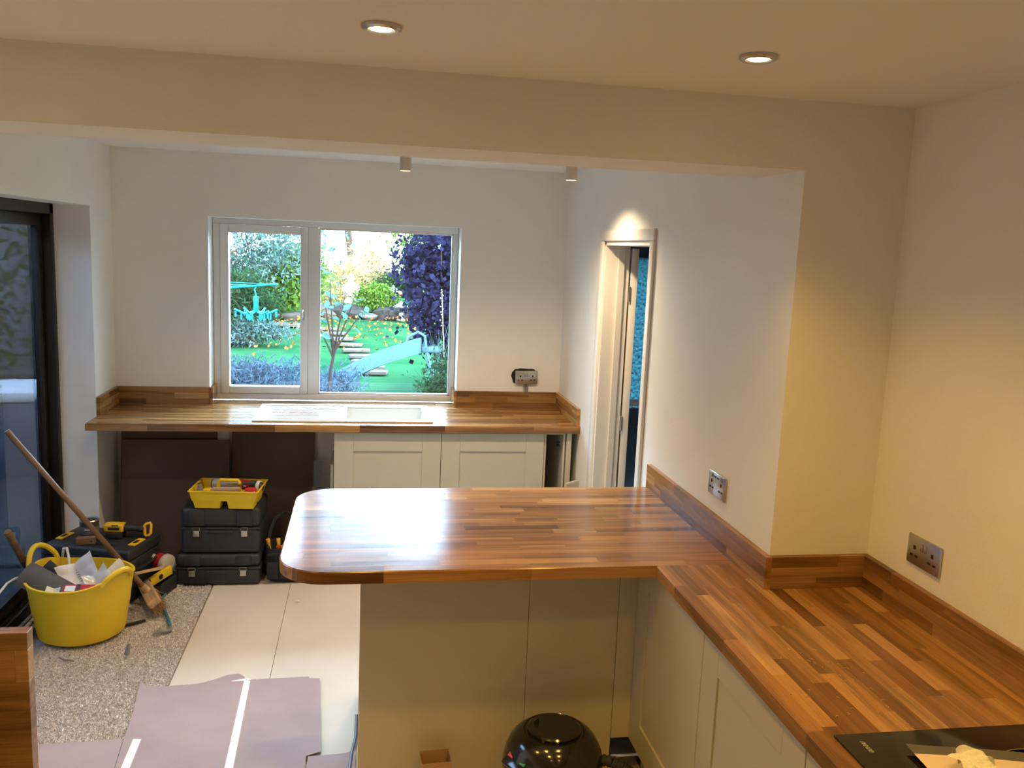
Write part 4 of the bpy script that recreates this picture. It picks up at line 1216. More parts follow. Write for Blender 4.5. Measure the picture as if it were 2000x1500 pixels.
# ------------------------------------------------------------------ yellow tub and its rubbish
TX, TY = -2.563, -1.232
def tub():
    t = thing('flexible_tub', 'yellow two-handled rubble tub full of rubbish on the carpet', 'tub', (TX, TY, 0.014), math.radians(0))
    n = 72
    ha = (math.radians(152), math.radians(-30))
    def top(a):
        z = 0.288
        for h in ha:
            d = (a - h + PI) % (2 * PI) - PI
            z += 0.040 * math.exp(-(d / 0.55) ** 2)
        return z
    def rad(f):
        return 0.178 + (0.226 - 0.178) * f ** 0.8
    rows = [0.0, 0.02, 0.06] + [0.12 + 0.08 * k for k in range(12)]
    rows = [r for r in rows if r < 1] + [1.0]
    vs = []
    def ring(f, dr, dz=0.0):
        out = []
        for i in range(n):
            a = 2 * PI * i / n
            z = top(a) * f
            r = rad(f) - (0.024 * (1 - f / .06) if f < .06 else 0) + dr + (0.0012 if int(f * 40) % 4 == 0 else 0)
            out.append((r * 1.03 * math.cos(a), r * 0.98 * math.sin(a), z + dz))
        return out
    rings = [ring(f, 0) for f in rows] + [ring(1.0, 0.006, 0.001), ring(1.0, 0.005, 0.006), ring(1.0, -0.006, 0.006)] + [ring(f, -0.007, 0.006 if f < .02 else 0) for f in rows[::-1]]
    vs = [p for r in rings for p in r]
    fs = [(j * n + i, j * n + (i + 1) % n, (j + 1) * n + (i + 1) % n, (j + 1) * n + i) for j in range(len(rings) - 1) for i in range(n)]
    fs += [tuple(range(n))[::-1], tuple(range((len(rings) - 1) * n, len(rings) * n))]
    MB().add(vs, fs).build('tub_wall', m_yellow_tub, t)
    for h, rise, lean_ in ((ha[0], 0.085, 0.02), (ha[1], 0.040, 0.012)):
        pts = []
        for k in range(13):
            u = k / 12
            a = h + (u - .5) * 0.80
            r = 0.229 + lean_ * math.sin(PI * u)
            z = top(a) - 0.012 + rise * math.sin(PI * u) ** 0.6
            pts.append((r * 1.03 * math.cos(a), r * .98 * math.sin(a), z))
        MB().tube(pts, [0.010] + [0.0125] * 11 + [0.010], 10).build('handle', m_yellow_tub, t)
tub()
def crumple(name, label, cat, loc, rot, w, h, seed, mat, amp=0.02, fold=0.05):
    rs = random.Random(seed)
    ph = [(rs.uniform(0, 6), rs.uniform(10, 40), rs.uniform(0, 6.28)) for _ in range(6)]
    def f(u, v):
        x, y = (u - .5) * w, (v - .5) * h
        z = fold * abs(u - .45) * 2
        for p, k, a in ph:
            z += amp * .35 * abs(math.sin(k * (x * math.cos(a) + y * math.sin(a)) + p))
        return (x, y, z)
    o = MB().sheet(f, 18, 18, 0.0008).build(name, mat, None, loc=loc, rot=rot, angle=25)
    return tag(o, label, cat)
tag_ = crumple('crumpled_paper', 'printed white paper standing up in the yellow tub', 'paper', (-2.565, -1.185, 0.285), (math.radians(52), math.radians(-24), math.radians(12)), 0.17, 0.13, 2, m_paper, 0.02, 0.06)
for k in range(6):
    MB().box((-.045 + .004 * k, -.035 + k * .012, .030), (.005 - .003 * k, -.031 + k * .012, .0308)).build('print_line', m_grey, tag_)
crumple('crumpled_paper', 'smaller crumpled white paper at the right of the yellow tub', 'paper', (-2.445, -1.215, 0.268), (math.radians(50), math.radians(-20), math.radians(70)), 0.11, 0.09, 4, m_paper, 0.025, 0.05)
crumple('plastic_wrap', 'clear crumpled wrapper by the right tub handle', 'wrapper', (-2.462, -1.275, 0.258), (math.radians(30), math.radians(-20), math.radians(30)), 0.11, 0.10, 8, M('pale_plastic_film', (0.62, 0.60, 0.60), 0.15), 0.03, 0.04)
crumple('plastic_wrap', 'small white plastic scrap at the front of the yellow tub', 'wrapper', (-2.635, -1.375, 0.262), (math.radians(48), math.radians(10), 0), 0.06, 0.05, 9, m_whiteprint, 0.02, 0.03)
t = thing('red_packet', 'torn dark red packet at the front of the yellow tub', 'packet', (-2.520, -1.372, 0.262), rot=(math.radians(20), math.radians(4), math.radians(6)))
MB().box((-.075, -.028, 0), (.075, .028, .040)).build('carton', m_red, t, bevel=0.003)
MB().box((-.020, -.0285, .002), (-.004, .0285, .0405)).build('black_band', m_black, t)
MB().box((-.066, -.020, .0402), (-.024, .016, .0415)).build('white_flap', m_whiteprint, t)
MB().box((.030, -.0288, .010), (.060, -.0278, .026)).build('print_mark', m_yellow_caddy, t)
o_ = MB().sheet(lambda u, v: (0.24 * u - .12, 0.12 * v - .06, 0.02 * math.sin(PI * v) + .012 * u), 12, 8, 0.002).build('metal_sheet', M('dull_lead_grey', (0.085, 0.082, 0.075), 0.5, var=.2, vscale=20), None, loc=(-2.688, -1.315, 0.292), rot=(math.radians(48), math.radians(26), math.radians(-14)))
tag(o_, 'dark curved sheet offcut hanging over the left of the yellow tub', 'offcut')
o_ = MB().sheet(lambda u, v: (0.20 * u - .10, 0.07 * v - .035, 0.004 * math.sin(PI * v)), 8, 4, 0.003).build('roofing_strip', m_black, None, loc=(-2.655, -1.235, 0.288), rot=(math.radians(60), math.radians(34), math.radians(-24)))
tag(o_, 'black strip slanting down inside the yellow tub', 'strip')
o_ = MB().tube([(-2.715, -1.01, 0.30), (-2.700, -1.03, 0.366), (-2.678, -1.05, 0.374), (-2.660, -1.085, 0.34), (-2.652, -1.11, 0.27), (-2.65, -1.12, 0.20)], 0.0065, 8).build('white_hose', m_whitecable)
tag(o_, 'white hose curving over the back rim of the yellow tub', 'hose')
# filling below the rim so that the tub reads as full
fl = MB().lathe([(0.19, 0.0), (0.195, 0.02), (0.14, 0.035), (0.07, 0.05), (0.0001, 0.045)], 28).build('rubble', M('mixed_rubble', (0.16, 0.13, 0.10), 0.9, var=0.5, vscale=35, bump=0.8, bscale=60), None, loc=(TX, TY, 0.17), angle=80)
tag(fl, 'dusty rubble filling the yellow tub', 'rubble', kind='stuff')

t = thing('hand_tool', 'short wooden tool handle with black ferrule behind the tub', 'tool', (-2.838, -1.14, 0.33), rot=(math.radians(32), math.radians(-6), 0))
MB().cyl((0, 0, .03), (0, 0, .245), .0165, .0155, n=16).build('wood_grip', m_handle, t, rot=None, bevel=0.002)
MB().cyl((0, 0, -.02), (0, 0, .032), .014, .0165, n=16).build('ferrule', m_rubber, t)
MB().tube([(0, 0, -.02), (0.0, .01, -.16), (0, .02, -.35)], .006, 8).build('shaft', m_steel, t)
MB().cyl((0.016, 0, .012), (0.018, 0, .012), .004, n=10).build('rivet', m_chrome, t)
tag(MB().tube([(-2.86, -1.52, 0.22), (-2.86, -1.40, 0.287), (-2.86, -1.30, 0.298), (-2.855, -1.22, 0.290), (-2.84, -1.12, 0.268), (-2.82, -1.06, 0.20)], 0.0055, 8).build('white_cable', m_whitecable), 'white cable arching at the left edge beside the tub', 'cable')
for k, (z, lab) in enumerate(((0.022, 'long timber trim nearest the patio door track, behind the tub'), (0.024, 'long timber trim on the floor, between two others behind the tub'), (0.020, 'long dark trim on the floor closest to the tub'))):
    tag(MB().box((-.010, -.42, 0), (.010, .42, z)).build('timber_trim', (m_handle, m_rawwood, m_handle)[k], None, loc=(-2.865 + .033 * k, -1.42 - .02 * k, 0.016), rot=(0, 0, math.radians(-2.5 + k * 1.0)), bevel=0.002, seg=1), lab, 'trim')

# ------------------------------------------------------------------ broom, pry bar and litter on the carpet
def broom():
    P0, P1 = Vector((-2.322, -0.965, 0.098)), Vector((-2.888, -1.150, 0.985))
    zax = (P1 - P0).normalized()
    xax = Vector((0.40, -0.92, 0.0))
    xax = (xax - zax * xax.dot(zax)).normalized()
    yax = zax.cross(xax)
    R = Matrix((xax, yax, zax)).transposed()
    t = thing('broom', 'wooden broom leaning on the patio door, head on the carpet', 'broom', P0, rot=R.to_euler())
    L = (P1 - P0).length
    hnd = MB().cyl((-L / 2, 0, 0), (L / 2, 0, 0), .0135, n=16).build('handle', m_handle, t, loc=(0, 0, L / 2 + .0), rot=(0, -PI / 2, 0), bevel=0.003)
    MB().box((-.155, -.032, -.024), (.155, .032, .016)).build('head_block', m_rawwood, t, bevel=0.010, seg=3)
    MB().cyl((0, 0, .012), (0, 0, .055), .022, .017, n=18).build('collar', m_rawwood, t, bevel=0.002)
    b = MB()
    rs = random.Random(4)
    for i in range(15):
        for j in range(4):
            x, y = -.145 + i * .0207, -.024 + j * .016
            for q in range(5):
                dx, dy = rs.gauss(0, .006), rs.gauss(0, .005)
                b.cyl((x + rs.uniform(-.003, .003), y + rs.uniform(-.003, .003), -.022), (x + dx, y + dy * 2, -.072 + rs.uniform(-.004, .006)), .0016, .0010, n=4, caps=False)
    br = b.build('bristles', M('coir_bristle', (0.34, 0.20, 0.08), 0.85), t)
    br['kind'] = 'stuff'
broom()
t = thing('pry_bar', 'blue steel pry bar with hooked claw on the carpet', 'pry bar', (0, 0, 0.014))
MB().tube([(-2.278, -0.79, .008), (-2.284, -0.86, .010), (-2.272, -0.905, .009), (-2.232, -1.02, .009), (-2.165, -1.215, .009)], [.004, .0065, .008, .008, .008], 10).build('shaft', m_bluetool, t)
MB().tube([(-2.165, -1.213, .009), (-2.160, -1.245, .009), (-2.175, -1.268, .010), (-2.200, -1.274, .014)], [.008, .009, .010, .009], 10).build('bend', m_grey, t)
for dx in (-.008, .008):
    MB().tube([(-2.198, -1.273 + dx * .6, .014), (-2.216, -1.277 + dx, .013), (-2.234, -1.285 + dx, .006)], [.006, .005, .002], 8).build('claw', m_grey, t)
tag(MB().box((-.052, -.008, 0), (.052, .008, .010)).build('black_strip', m_rubber, None, loc=(-2.348, -1.150, 0.014), rot=(0, 0, math.radians(33)), bevel=0.002), 'short black strip on the carpet beside the broom head', 'strip')
tag(MB().prism([(-.012, 0), (.012, 0), (.004, .052), (-.008, .050)], 0, .012, Matrix.Rotation(math.radians(70), 4, 'X')).build('grey_shim', m_grey, None, loc=(-2.295, -1.49, 0.016), rot=(0, 0, math.radians(-35)), bevel=0.001, seg=1), 'small grey wedge standing on the carpet right of the tub', 'wedge')
tag(MB().tube([(-2.585, -1.492, .019), (-2.560, -1.515, .018), (-2.530, -1.524, .018), (-2.508, -1.538, .019)], .0035, 8).build('cable_scrap', m_grey), 'curled scrap of grey cable on the carpet below the tub', 'cable scrap')
tag(crumple('paper_scrap', 'tiny scrap of paper on the pale floor sheet', 'scrap', (-1.585, -0.90, 0.002), (0, 0, .5), .022, .008, 3, m_paper, .002, .002), None, None)

# ------------------------------------------------------------------ the garden beyond the window
m_lawn = bpy.data.materials.new('lawn_grass')
m_lawn.use_nodes = True
_N, _L = m_lawn.node_tree.nodes, m_lawn.node_tree.links
_b = _N['Principled BSDF']
_b.inputs['Roughness'].default_value = 0.9
_b.inputs['Specular IOR Level'].default_value = 0.0
_tc = _N.new('ShaderNodeTexCoord')
_n1 = _N.new('ShaderNodeTexNoise'); _n1.inputs['Scale'].default_value = 1.3; _n1.inputs['Detail'].default_value = 8
_r1 = _N.new('ShaderNodeValToRGB')
_r1.color_ramp.elements[0].position = 0.3; _r1.color_ramp.elements[0].color = (0.0027, 0.0165, 0.0075, 1)
_r1.color_ramp.elements[1].position = 0.75; _r1.color_ramp.elements[1].color = (0.0075, 0.031, 0.0125, 1)
_L.new(_tc.outputs['Object'], _n1.inputs['Vector']); _L.new(_n1.outputs[0], _r1.inputs[0]); _L.new(_r1.outputs[0], _b.inputs['Base Color'])
_n2 = _N.new('ShaderNodeTexNoise'); _n2.inputs['Scale'].default_value = 60
_bp = _N.new('ShaderNodeBump'); _bp.inputs['Strength'].default_value = 0.6; _bp.inputs['Distance'].default_value = 0.03
_L.new(_tc.outputs['Object'], _n2.inputs['Vector']); _L.new(_n2.outputs[0], _bp.inputs['Height']); _L.new(_bp.outputs[0], _b.inputs['Normal'])
lawn = MB().sheet(lambda u, v: (-30 + 60 * u, 0.36 + 60 * v, GZ + 0.05 * math.sin(9 * u) * math.sin(7 * v) * min(1, v * 6)), 24, 24, 0.1).build('ground_lawn', m_lawn)
struct(lawn, 'green lawn of the garden seen through the window')
pat = MB().box((-30, -12, GZ - .1), (-3.02, 0.36, GZ)).build('ground_patio', M('grey_paving', (0.04196, 0.04371, 0.04546), 0.8, spec=0.04, var=0.15, vscale=3))
struct(pat)
struct(MB().box((-14, 0.36, GZ - .05), (-3.3, 8.0, GZ + .02)).build('ground_terrace', bpy.data.materials['grey_paving']))
struct(MB().box((1.63, -12, GZ - .1), (30, 0.36, GZ)).build('ground_side', m_lawn))

def leaf_cloud(name, parent, mat, P, size, aspect=0.55, seed=0, up=0.0, hang=0.0, kind='stuff'):
    rs = np.random.RandomState(seed)
    n = len(P)
    d = rs.normal(size=(n, 3))
    d[:, 2] = d[:, 2] * (1 - abs(up) * .5) + up - hang
    d /= np.linalg.norm(d, axis=1)[:, None]
    r = rs.normal(size=(n, 3))
    s = np.cross(d, r)
    s /= np.linalg.norm(s, axis=1)[:, None] + 1e-9
    nn = np.cross(d, s)
    L = size * rs.uniform(.6, 1.3, n)[:, None]
    W = L * aspect * .5
    a, b = P, P + d * L
    m = P + d * L * .45
    V = np.stack([a, m + s * W + nn * L * .08, b, m - s * W + nn * L * .08], 1).reshape(-1, 3)
    k = np.arange(n)[:, None] * 4
    F = np.concatenate([k + [0, 1, 2], k + [0, 2, 3]], 0)
    me = bpy.data.meshes.new(name)
    me.from_pydata(V.tolist(), [], F.tolist())
    me.materials.append(mat)
    o = bpy.data.objects.new(name, me)
    COL.objects.link(o)
    o.parent = parent
    if kind:
        o['kind'] = kind
    return o

def blob(rs, n, c, r, k=18, spread=0.28, shell=0.55):
    """points in k clumps spread over an ellipsoid"""
    u = rs.normal(size=(k, 3))
    u /= np.linalg.norm(u, axis=1)[:, None]
    q = u * (shell + (1 - shell) * rs.uniform(size=(k, 1)))
    idx = rs.randint(k, size=n)
    p = q[idx] + rs.normal(size=(n, 3)) * spread
    return p * np.array(r) + np.array(c)

def wander(rs, p0, p1, n=6, amp=0.05):
    p0, p1 = np.array(p0, float), np.array(p1, float)
    return [tuple(p0 + (p1 - p0) * k / (n - 1) + (rs.normal(size=3) * amp if 0 < k < n - 1 else 0)) for k in range(n)]

m_bark = M('grey_bark', (0.02273, 0.01748, 0.01399), 0.9, spec=0.04, var=0.3, vscale=12, bump=0.5, bscale=30)
m_stem = M('brown_stem', (0.01748, 0.01049, 0.008742), 0.8, spec=0.04)
lf_willow = leaf_mat('blue_green_leaf', (0.007909, 0.02176, 0.02171), (0.03515, 0.06283, 0.06283), 2.5)
lf_green = leaf_mat('bright_green_leaf', (0.008873, 0.02873, 0.004495), (0.03803, 0.06895, 0.01284), 2.5, 0.45)
lf_gold = leaf_mat('golden_leaf', (0.09518, 0.07355, 0.02443), (0.2163, 0.173, 0.08791), 4, 0.45)
lf_dark = leaf_mat('dark_green_leaf', (0.002298, 0.007706, 0.00409), (0.01006, 0.02407, 0.01115), 3)
lf_purple = leaf_mat('purple_leaf', (0.001609, 0.001643, 0.005057), (0.008736, 0.009306, 0.02369), 4, 0.3)
lf_lav = leaf_mat('grey_lavender_leaf', (0.01004, 0.01752, 0.02492), (0.03514, 0.05476, 0.07711), 9, 0.2)
lf_teal = leaf_mat('pale_teal_leaf', (0.02028, 0.0507, 0.04462), (0.04056, 0.07436, 0.06321), 5, 0.4)
lf_fallen = leaf_mat('fallen_leaf', (0.04225, 0.01521, 0.00338), (0.07099, 0.04225, 0.01183), 6, 0.1)

def plant(name, label, cat, loc, mat, n, c, r, size, seed, trunk=None, aspect=.55, up=0.0, hang=0.0, k=18, spread=.28, twigs=0, group=None, shell=.55, stemmat=None):
    t = thing(name, label, cat, loc, group=group)
    rs = np.random.RandomState(seed)
    leaf_cloud('foliage', t, mat, blob(rs, n, c, r, k, spread, shell), size, aspect, seed, up, hang)
    if trunk:
        h, rad = trunk
        MB().tube(wander(rs, (0, 0, 0), (c[0] * .6, c[1] * .6, h), 7, rad * .5), [rad * (1 - .09 * q) for q in range(7)], 10).build('trunk', stemmat or m_bark, t)
        for q in range(twigs):
            a = rs.uniform(0, 2 * PI)
            e = (c[0] + r[0] * .7 * math.cos(a), c[1] + r[1] * .7 * math.sin(a), c[2] + r[2] * rs.uniform(-.2, .8))
            MB().tube(wander(rs, (c[0] * .5, c[1] * .5, h * rs.uniform(.6, .98)), e, 5, rad * .6), [rad * .4, rad * .33, rad * .25, rad * .18, rad * .08], 7).build('branch', stemmat or m_bark, t)
    return t

# far planting, sunlit
plant('tree', 'hanging blue-green tree behind the washing line, with grey trunk', 'tree', (-5.05, 17.2, GZ), lf_willow, 15000, (0, 0, 2.45), (2.5, 1.8, 1.35), 0.13, 1, (2.3, .12), .35, hang=.8, k=46, spread=.22, twigs=7)
plant('tree', 'pale trunked tall tree right of centre, far behind the lawn', 'tree', (-0.30, 25.0, GZ), lf_gold, 3500, (0.3, 0, 3.6), (1.3, 1.1, .9), 0.14, 2, (3.4, .15), .6, k=30, twigs=6, stemmat=M('pale_bark', (0.40, 0.42, 0.38), 0.8, spec=0.04, var=.15))
plant('tree', 'bright green leafy bush seen at the left of the fixed pane', 'bush', (-3.15, 19.4, GZ), lf_green, 4200, (0, 0, 1.25), (.75, .8, 1.0), 0.15, 3, (1.0, .05), .6, k=22)
plant('bush', 'golden autumn bush left of the white statue', 'bush', (-2.35, 23.5, GZ), lf_gold, 3600, (0, 0, 1.0), (.9, .7, .75), 0.10, 4, (.8, .04), .6, k=24)
plant('bush', 'golden autumn bush right behind the white statue', 'bush', (-1.05, 24.3, GZ), lf_gold, 4200, (0, 0, 1.15), (.9, .7, .85), 0.10, 5, (.8, .04), .6, k=26)
plant('bush', 'dark shady bush behind the stone lantern', 'bush', (-0.25, 22.2, GZ), lf_dark, 3200, (0, 0, .78), (.75, .5, .5), 0.10, 6, (.5, .04), .6, k=20)
plant('bush', 'low green shrub between the statue and the lantern', 'bush', (-0.95, 20.4, GZ), lf_green, 2600, (0, 0, .55), (.62, .4, .36), 0.09, 7, (.3, .03), .6, k=20)
plant('bush', 'green leaved tree behind the purple shrub', 'tree', (1.1, 21.0, GZ), lf_green, 5200, (0, 0, 2.4), (1.3, 1.0, 1.5), 0.13, 8, (1.9, .08), .6, k=34)
plant('bush', 'bright bush glimpsed below the blue-green tree', 'bush', (-4.35, 20.6, GZ), lf_green, 3600, (0, 0, 1.0), (1.1, .8, .85), 0.12, 9, (.7, .04), .6, k=24)
plant('bush', 'long leaved dark shrub below the washing line', 'bush', (-4.05, 13.4, GZ), lf_dark, 5200, (0, 0, .68), (.78, .6, .62), 0.17, 10, (.4, .04), .22, up=.35, k=26)
plant('bush', 'low grey-green edging plants at the foot of the dark shrub', 'bush', (-3.55, 12.9, GZ), lf_willow, 2200, (0, 0, .26), (.72, .3, .26), 0.10, 12, (.1, .02), .4, k=18)

for k, (x, y, h, w, n, lm_, lab) in enumerate(((-8.2, 17.5, 9.0, 2.6, 7000, lf_dark, 'added tall dense tree screening the sky, left of the hanging blue-green tree'),  # crown out of view, added to block sky light through the window
                                     (-12.0, 14.5, 8.0, 2.8, 7000, lf_dark, 'added tall dense tree screening the sky, at the far left of the garden'),  # also added, keeps low sky off the door wall
                                     (-5.6, 22.5, 9.5, 2.4, 6000, lf_willow, 'added tall tree screening the sky behind the hanging blue-green tree'),  # added with the left group to shade the room from the sky
                                     (2.4, 25.5, 12.0, 2.8, 5200, lf_green, 'tall green tree rising behind the purple shrub'),
                                     (-1.9, 29.5, 16.0, 3.2, 6500, lf_willow, 'added tall tree screening the sky behind the golden bushes'))):  # added to hide bright sky from the peninsula reflection
    plant('tree', lab, 'tree', (x, y, GZ), lm_, n, (0, 0, h * .62), (w, w * .8, h * .36), .34, 60 + k, (h * .55, .16), .6, k=44, spread=.24, twigs=5, shell=.35)

# rockery edge
rock_m = M('grey_rock', (0.006994, 0.007428, 0.007868), 0.9, spec=0.04, var=.35, vscale=5, bump=.6, bscale=9)
def rock(x, y, s, seed, label, mat=None, sz=.7):
    rs = random.Random(seed)
    b = MB().ball((0, 0, 0), s, 14, 10, sz=sz)
    b.v = [tuple(c * (1 + .16 * math.sin(7 * p[0] / s + seed) * math.sin(5 * p[1] / s + seed * 2) + .1 * math.sin(9 * p[2] / s)) for c in p) for p in b.v]
    return tag(b.build('rock', mat or rock_m, None, loc=(x, y, GZ + s * sz * .55), rot=(rs.uniform(-.2, .2), rs.uniform(-.2, .2), rs.uniform(0, 6)), angle=60), label, 'rock', 'rockery stones behind the lawn')
pale_rock = M('pale_rock', (0.01923, 0.01923, 0.01836), 0.9, spec=0.04, var=.25, vscale=6, bump=.5, bscale=10)
rock(-2.62, 20.6, .34, 1, 'pale rounded rock at the left end of the rockery', pale_rock)
rock(-2.30, 20.3, .22, 2, 'small pale rock beside the rounded one', pale_rock)
rock(-1.95, 20.6, .36, 3, 'dark grey rock in front of the statue, left')
rock(-1.50, 20.4, .40, 4, 'broad dark rock in front of the statue', None, .6)
rock(-1.10, 20.0, .24, 5, 'flat pale topped rock at the lawn edge', pale_rock, .45)
rock(-0.70, 20.2, .36, 6, 'dark rock below the green shrub')
rock(-0.28, 20.1, .32, 7, 'dark rock beside the stone lantern')
rock(0.10, 20.3, .40, 8, 'dark rock half behind the purple shrub')
rock(-3.25, 19.2, .30, 9, 'sunlit pale rock behind the casement handle', pale_rock, .5)
rock(-3.65, 19.3, .26, 10, 'sunlit pale rock left of the casement handle', pale_rock, .5)

# stepping stones across the lawn
m_slab = M('pale_paving_slab', (0.02295, 0.02295, 0.02142), 0.85, spec=0.04, var=.12, vscale=5)
_names = ('nearest', 'second', 'third', 'fourth', 'fifth', 'sixth', 'seventh', 'eighth', 'ninth', 'tenth')
for k, (px, py) in enumerate(((-1.12, 9.25), (-1.15, 9.85), (-1.19, 10.55), (-1.26, 11.35), (-1.40, 12.25), (-1.56, 13.2), (-1.72, 14.3), (-1.92, 15.5), (-2.12, 16.5))):
    o = MB().prism([(-.27, -.14), (.25, -.15), (.28, .10), (.20, .16), (-.24, .15), (-.29, .02)], 0, .05).build('stepping_stone', m_slab, None, loc=(px, py, GZ - .005), rot=(0, 0, .2 * math.sin(k * 2.3)), bevel=.008, seg=1)
    tag(o, 'pale stepping stone in the lawn, %s from the house' % _names[k], 'stepping stone', 'stepping stones across the lawn')
o = MB().prism([(-.7, -.3), (.3, -.35), (.7, 0), (.2, .3), (-.5, .25)], 0, .06).build('path_slab', m_slab, None, loc=(-3.15, 17.3, GZ), bevel=.01, seg=1)
tag(o, 'pale slab of path at the lawn edge behind the casement', 'slab')

# fallen leaves
rs = np.random.RandomState(5)
n = 620
lx = rs.uniform(-4.2, 1.5, n)
ly = 11.0 + 8.8 * rs.uniform(size=n) ** .7
keep = (lx > -3.6 + 0.0 * ly)
P = np.column_stack([lx, ly, np.full(n, GZ + 0.075)])[keep]
fo = leaf_cloud('fallen_leaves', None, lf_fallen, P, 0.085, .8, 6)
tag(fo, 'fallen orange leaves scattered over the lawn', 'leaves')

# near planting
plant('lavender_bush', 'grey-blue lavender bush below the casement window', 'lavender', (-2.30, 4.0, GZ), lf_lav, 9000, (0, 0, .52), (.62, .5, .34), 0.085, 14, (.3, .03), .16, up=.9, k=40, spread=.2)
plant('lavender_bush', 'grey-blue lavender bush below the mullion', 'lavender', (-1.62, 3.9, GZ), lf_lav, 7000, (0, 0, .42), (.50, .45, .34), 0.085, 15, (.3, .03), .16, up=.9, k=34, spread=.2)
plant('purple_shrub', 'large purple leaved shrub at the right of the window', 'shrub', (0.20, 7.2, GZ), lf_purple, 16000, (0, 0, 1.55), (.92, .8, 1.05), 0.085, 16, (1.0, .07), .85, k=70, spread=.16, twigs=6)
plant('bush', 'dark twiggy bush in the lower right corner of the window', 'bush', (0.02, 5.0, GZ), lf_dark, 5200, (0, 0, .42), (.52, .5, .50), 0.075, 17, (.3, .03), .4, k=34, spread=.2)
t = thing('grass_clump', 'tall green grass clump in front of the purple shrub', 'grass', (-0.10, 5.9, GZ))
rs = np.random.RandomState(8)
b = MB()
for k in range(90):
    x, y = rs.normal(0, .16, 2)
    dx, dy = rs.normal(0, .16, 2)
    h = rs.uniform(.6, 1.2)
    b.tube([(x, y, 0), (x + dx * .4, y + dy * .4, h * .6), (x + dx, y + dy, h)], [.008, .006, .001], 4)
b.build('blades', lf_teal, t)['kind'] = 'stuff'
t = thing('seed_stems', 'two pale dried flower stems before the purple shrub', 'stems', (-0.16, 5.6, GZ))
for k, (dx, h) in enumerate(((-.10, 1.62), (.10, 1.5))):
    MB().tube([(dx, 0, 0), (dx + .02, 0, h * .5), (dx - .03, 0, h)], [.009, .007, .005], 6).build('stem', M('straw_stem', (0.05828, 0.05362, 0.04196), .8, spec=0.04), t)
    b = MB()
    for q in range(14):
        z = h * (.72 + .28 * q / 13)
        b.ball((dx - .03 * (z / h) + .015 * math.sin(q * 2.4), .015 * math.cos(q * 2.4), z), .011, 6, 5)
    b.build('seed_head', M('straw_seed', (0.05362, 0.04896, 0.04196), .9, spec=0.04), t)

# young shrub with bare stems and few big leaves
t = thing('young_shrub', 'bare stemmed young shrub with few pale leaves, right of the mullion', 'shrub', (-1.61, 3.6, GZ))
rs = np.random.RandomState(21)
MB().tube([(-.02, 0, 0), (0, 0, .45), (.02, 0, .85), (.06, 0, 1.06)], [.022, .018, .016, .015], 8).build('stem', m_stem, t)
tips = []
for k, (dx, dy, z0, z1) in enumerate(((-.10, .05, 1.0, 1.62), (.12, 0, 1.04, 1.72), (.30, .06, 1.04, 1.52), (-.04, -.06, 1.02, 1.80), (.20, -.1, 1.03, 1.62), (-.16, -.05, .98, 1.36))):
    pts = [(.05, 0, z0), (.05 + dx * .35, dy * .4, z0 + (z1 - z0) * .35), (.05 + dx * .8, dy * .8, z0 + (z1 - z0) * .75), (.05 + dx, dy, z1)]
    MB().tube(pts, [.011, .009, .006, .003], 7).build('branch', m_stem, t)
    tips += [pts[-1], pts[-2], pts[-2]]
lm = MB().add([(0, 0, 0), (.055, .03, .006), (.06, 0, -.004), (.055, -.03, .006), (.125, 0, -.012), (.09, .026, .004), (.09, -.026, .004)], [(0, 2, 1), (0, 3, 2), (1, 2, 5), (2, 4, 5), (3, 6, 2), (2, 6, 4)]).mesh('leaf', lf_teal)
for k in range(26):
    p = tips[k % len(tips)]
    place(lm, 'leaf', t, (p[0] + rs.normal(0, .04), p[1] + rs.normal(0, .04), p[2] + rs.normal(0, .05)), (rs.normal(0, .6), rs.normal(.3, .5), rs.uniform(0, 6.28)))

# turquoise slide
def slide():
    t = thing('garden_slide', 'turquoise plastic slide with grab handles standing on the lawn', 'slide', (-0.90, 7.0, GZ), math.radians(160))
    m = M('turquoise_plastic', (0.02298, 0.04743, 0.05525), 0.35, spec=0.04)
    # local x runs down the chute
    prof = lambda u: (-0.55 + 1.40 * u, 0.74 - 0.66 * u + 0.06 * math.sin(PI * u) - .04 * max(0, (u - .85) / .15))
    n = 24
    b = MB()
    for (y0, y1, dz) in ((-.22, .22, 0.0), (-.28, -.22, .17), (.22, .28, .17)):
        vs, fs = [], []
        for i in range(n + 1):
            x, z = prof(i / n)
            for y in (y0, y1):
                vs += [(x, y, z + dz), (x, y, z - .05)]
        for i in range(n):
            k = i * 4
            fs += [(k, k + 2, k + 6, k + 4), (k + 1, k + 5, k + 7, k + 3), (k, k + 4, k + 5, k + 1), (k + 2, k + 3, k + 7, k + 6)]
        fs += [(0, 1, 3, 2), (n * 4, n * 4 + 2, n * 4 + 3, n * 4 + 1)]
        b.add(vs, fs)
    b.build('chute', m, t)
    MB().box((-.80, -.24, .70), (-.55, .24, .78)).build('platform', m, t, bevel=.02)
    for s in (-1, 1):
        MB().tube([(-.62, s * .24, .76), (-.60, s * .25, .93), (-.50, s * .25, .98), (-.36, s * .25, .90), (-.33, s * .245, .74)], .020, 8).build('grab_handle', m, t)
        MB().tube([(-.62, s * .2, .72), (-.82, s * .24, 0)], .032, 8).build('leg', m, t)
    for k in range(3):
        z = .18 + .2 * k
        x = -.62 - .2 * (.72 - z) / .72
        MB().tube([(x, -.21, z), (x, .21, z)], .02, 8).build('step', m, t)
slide()

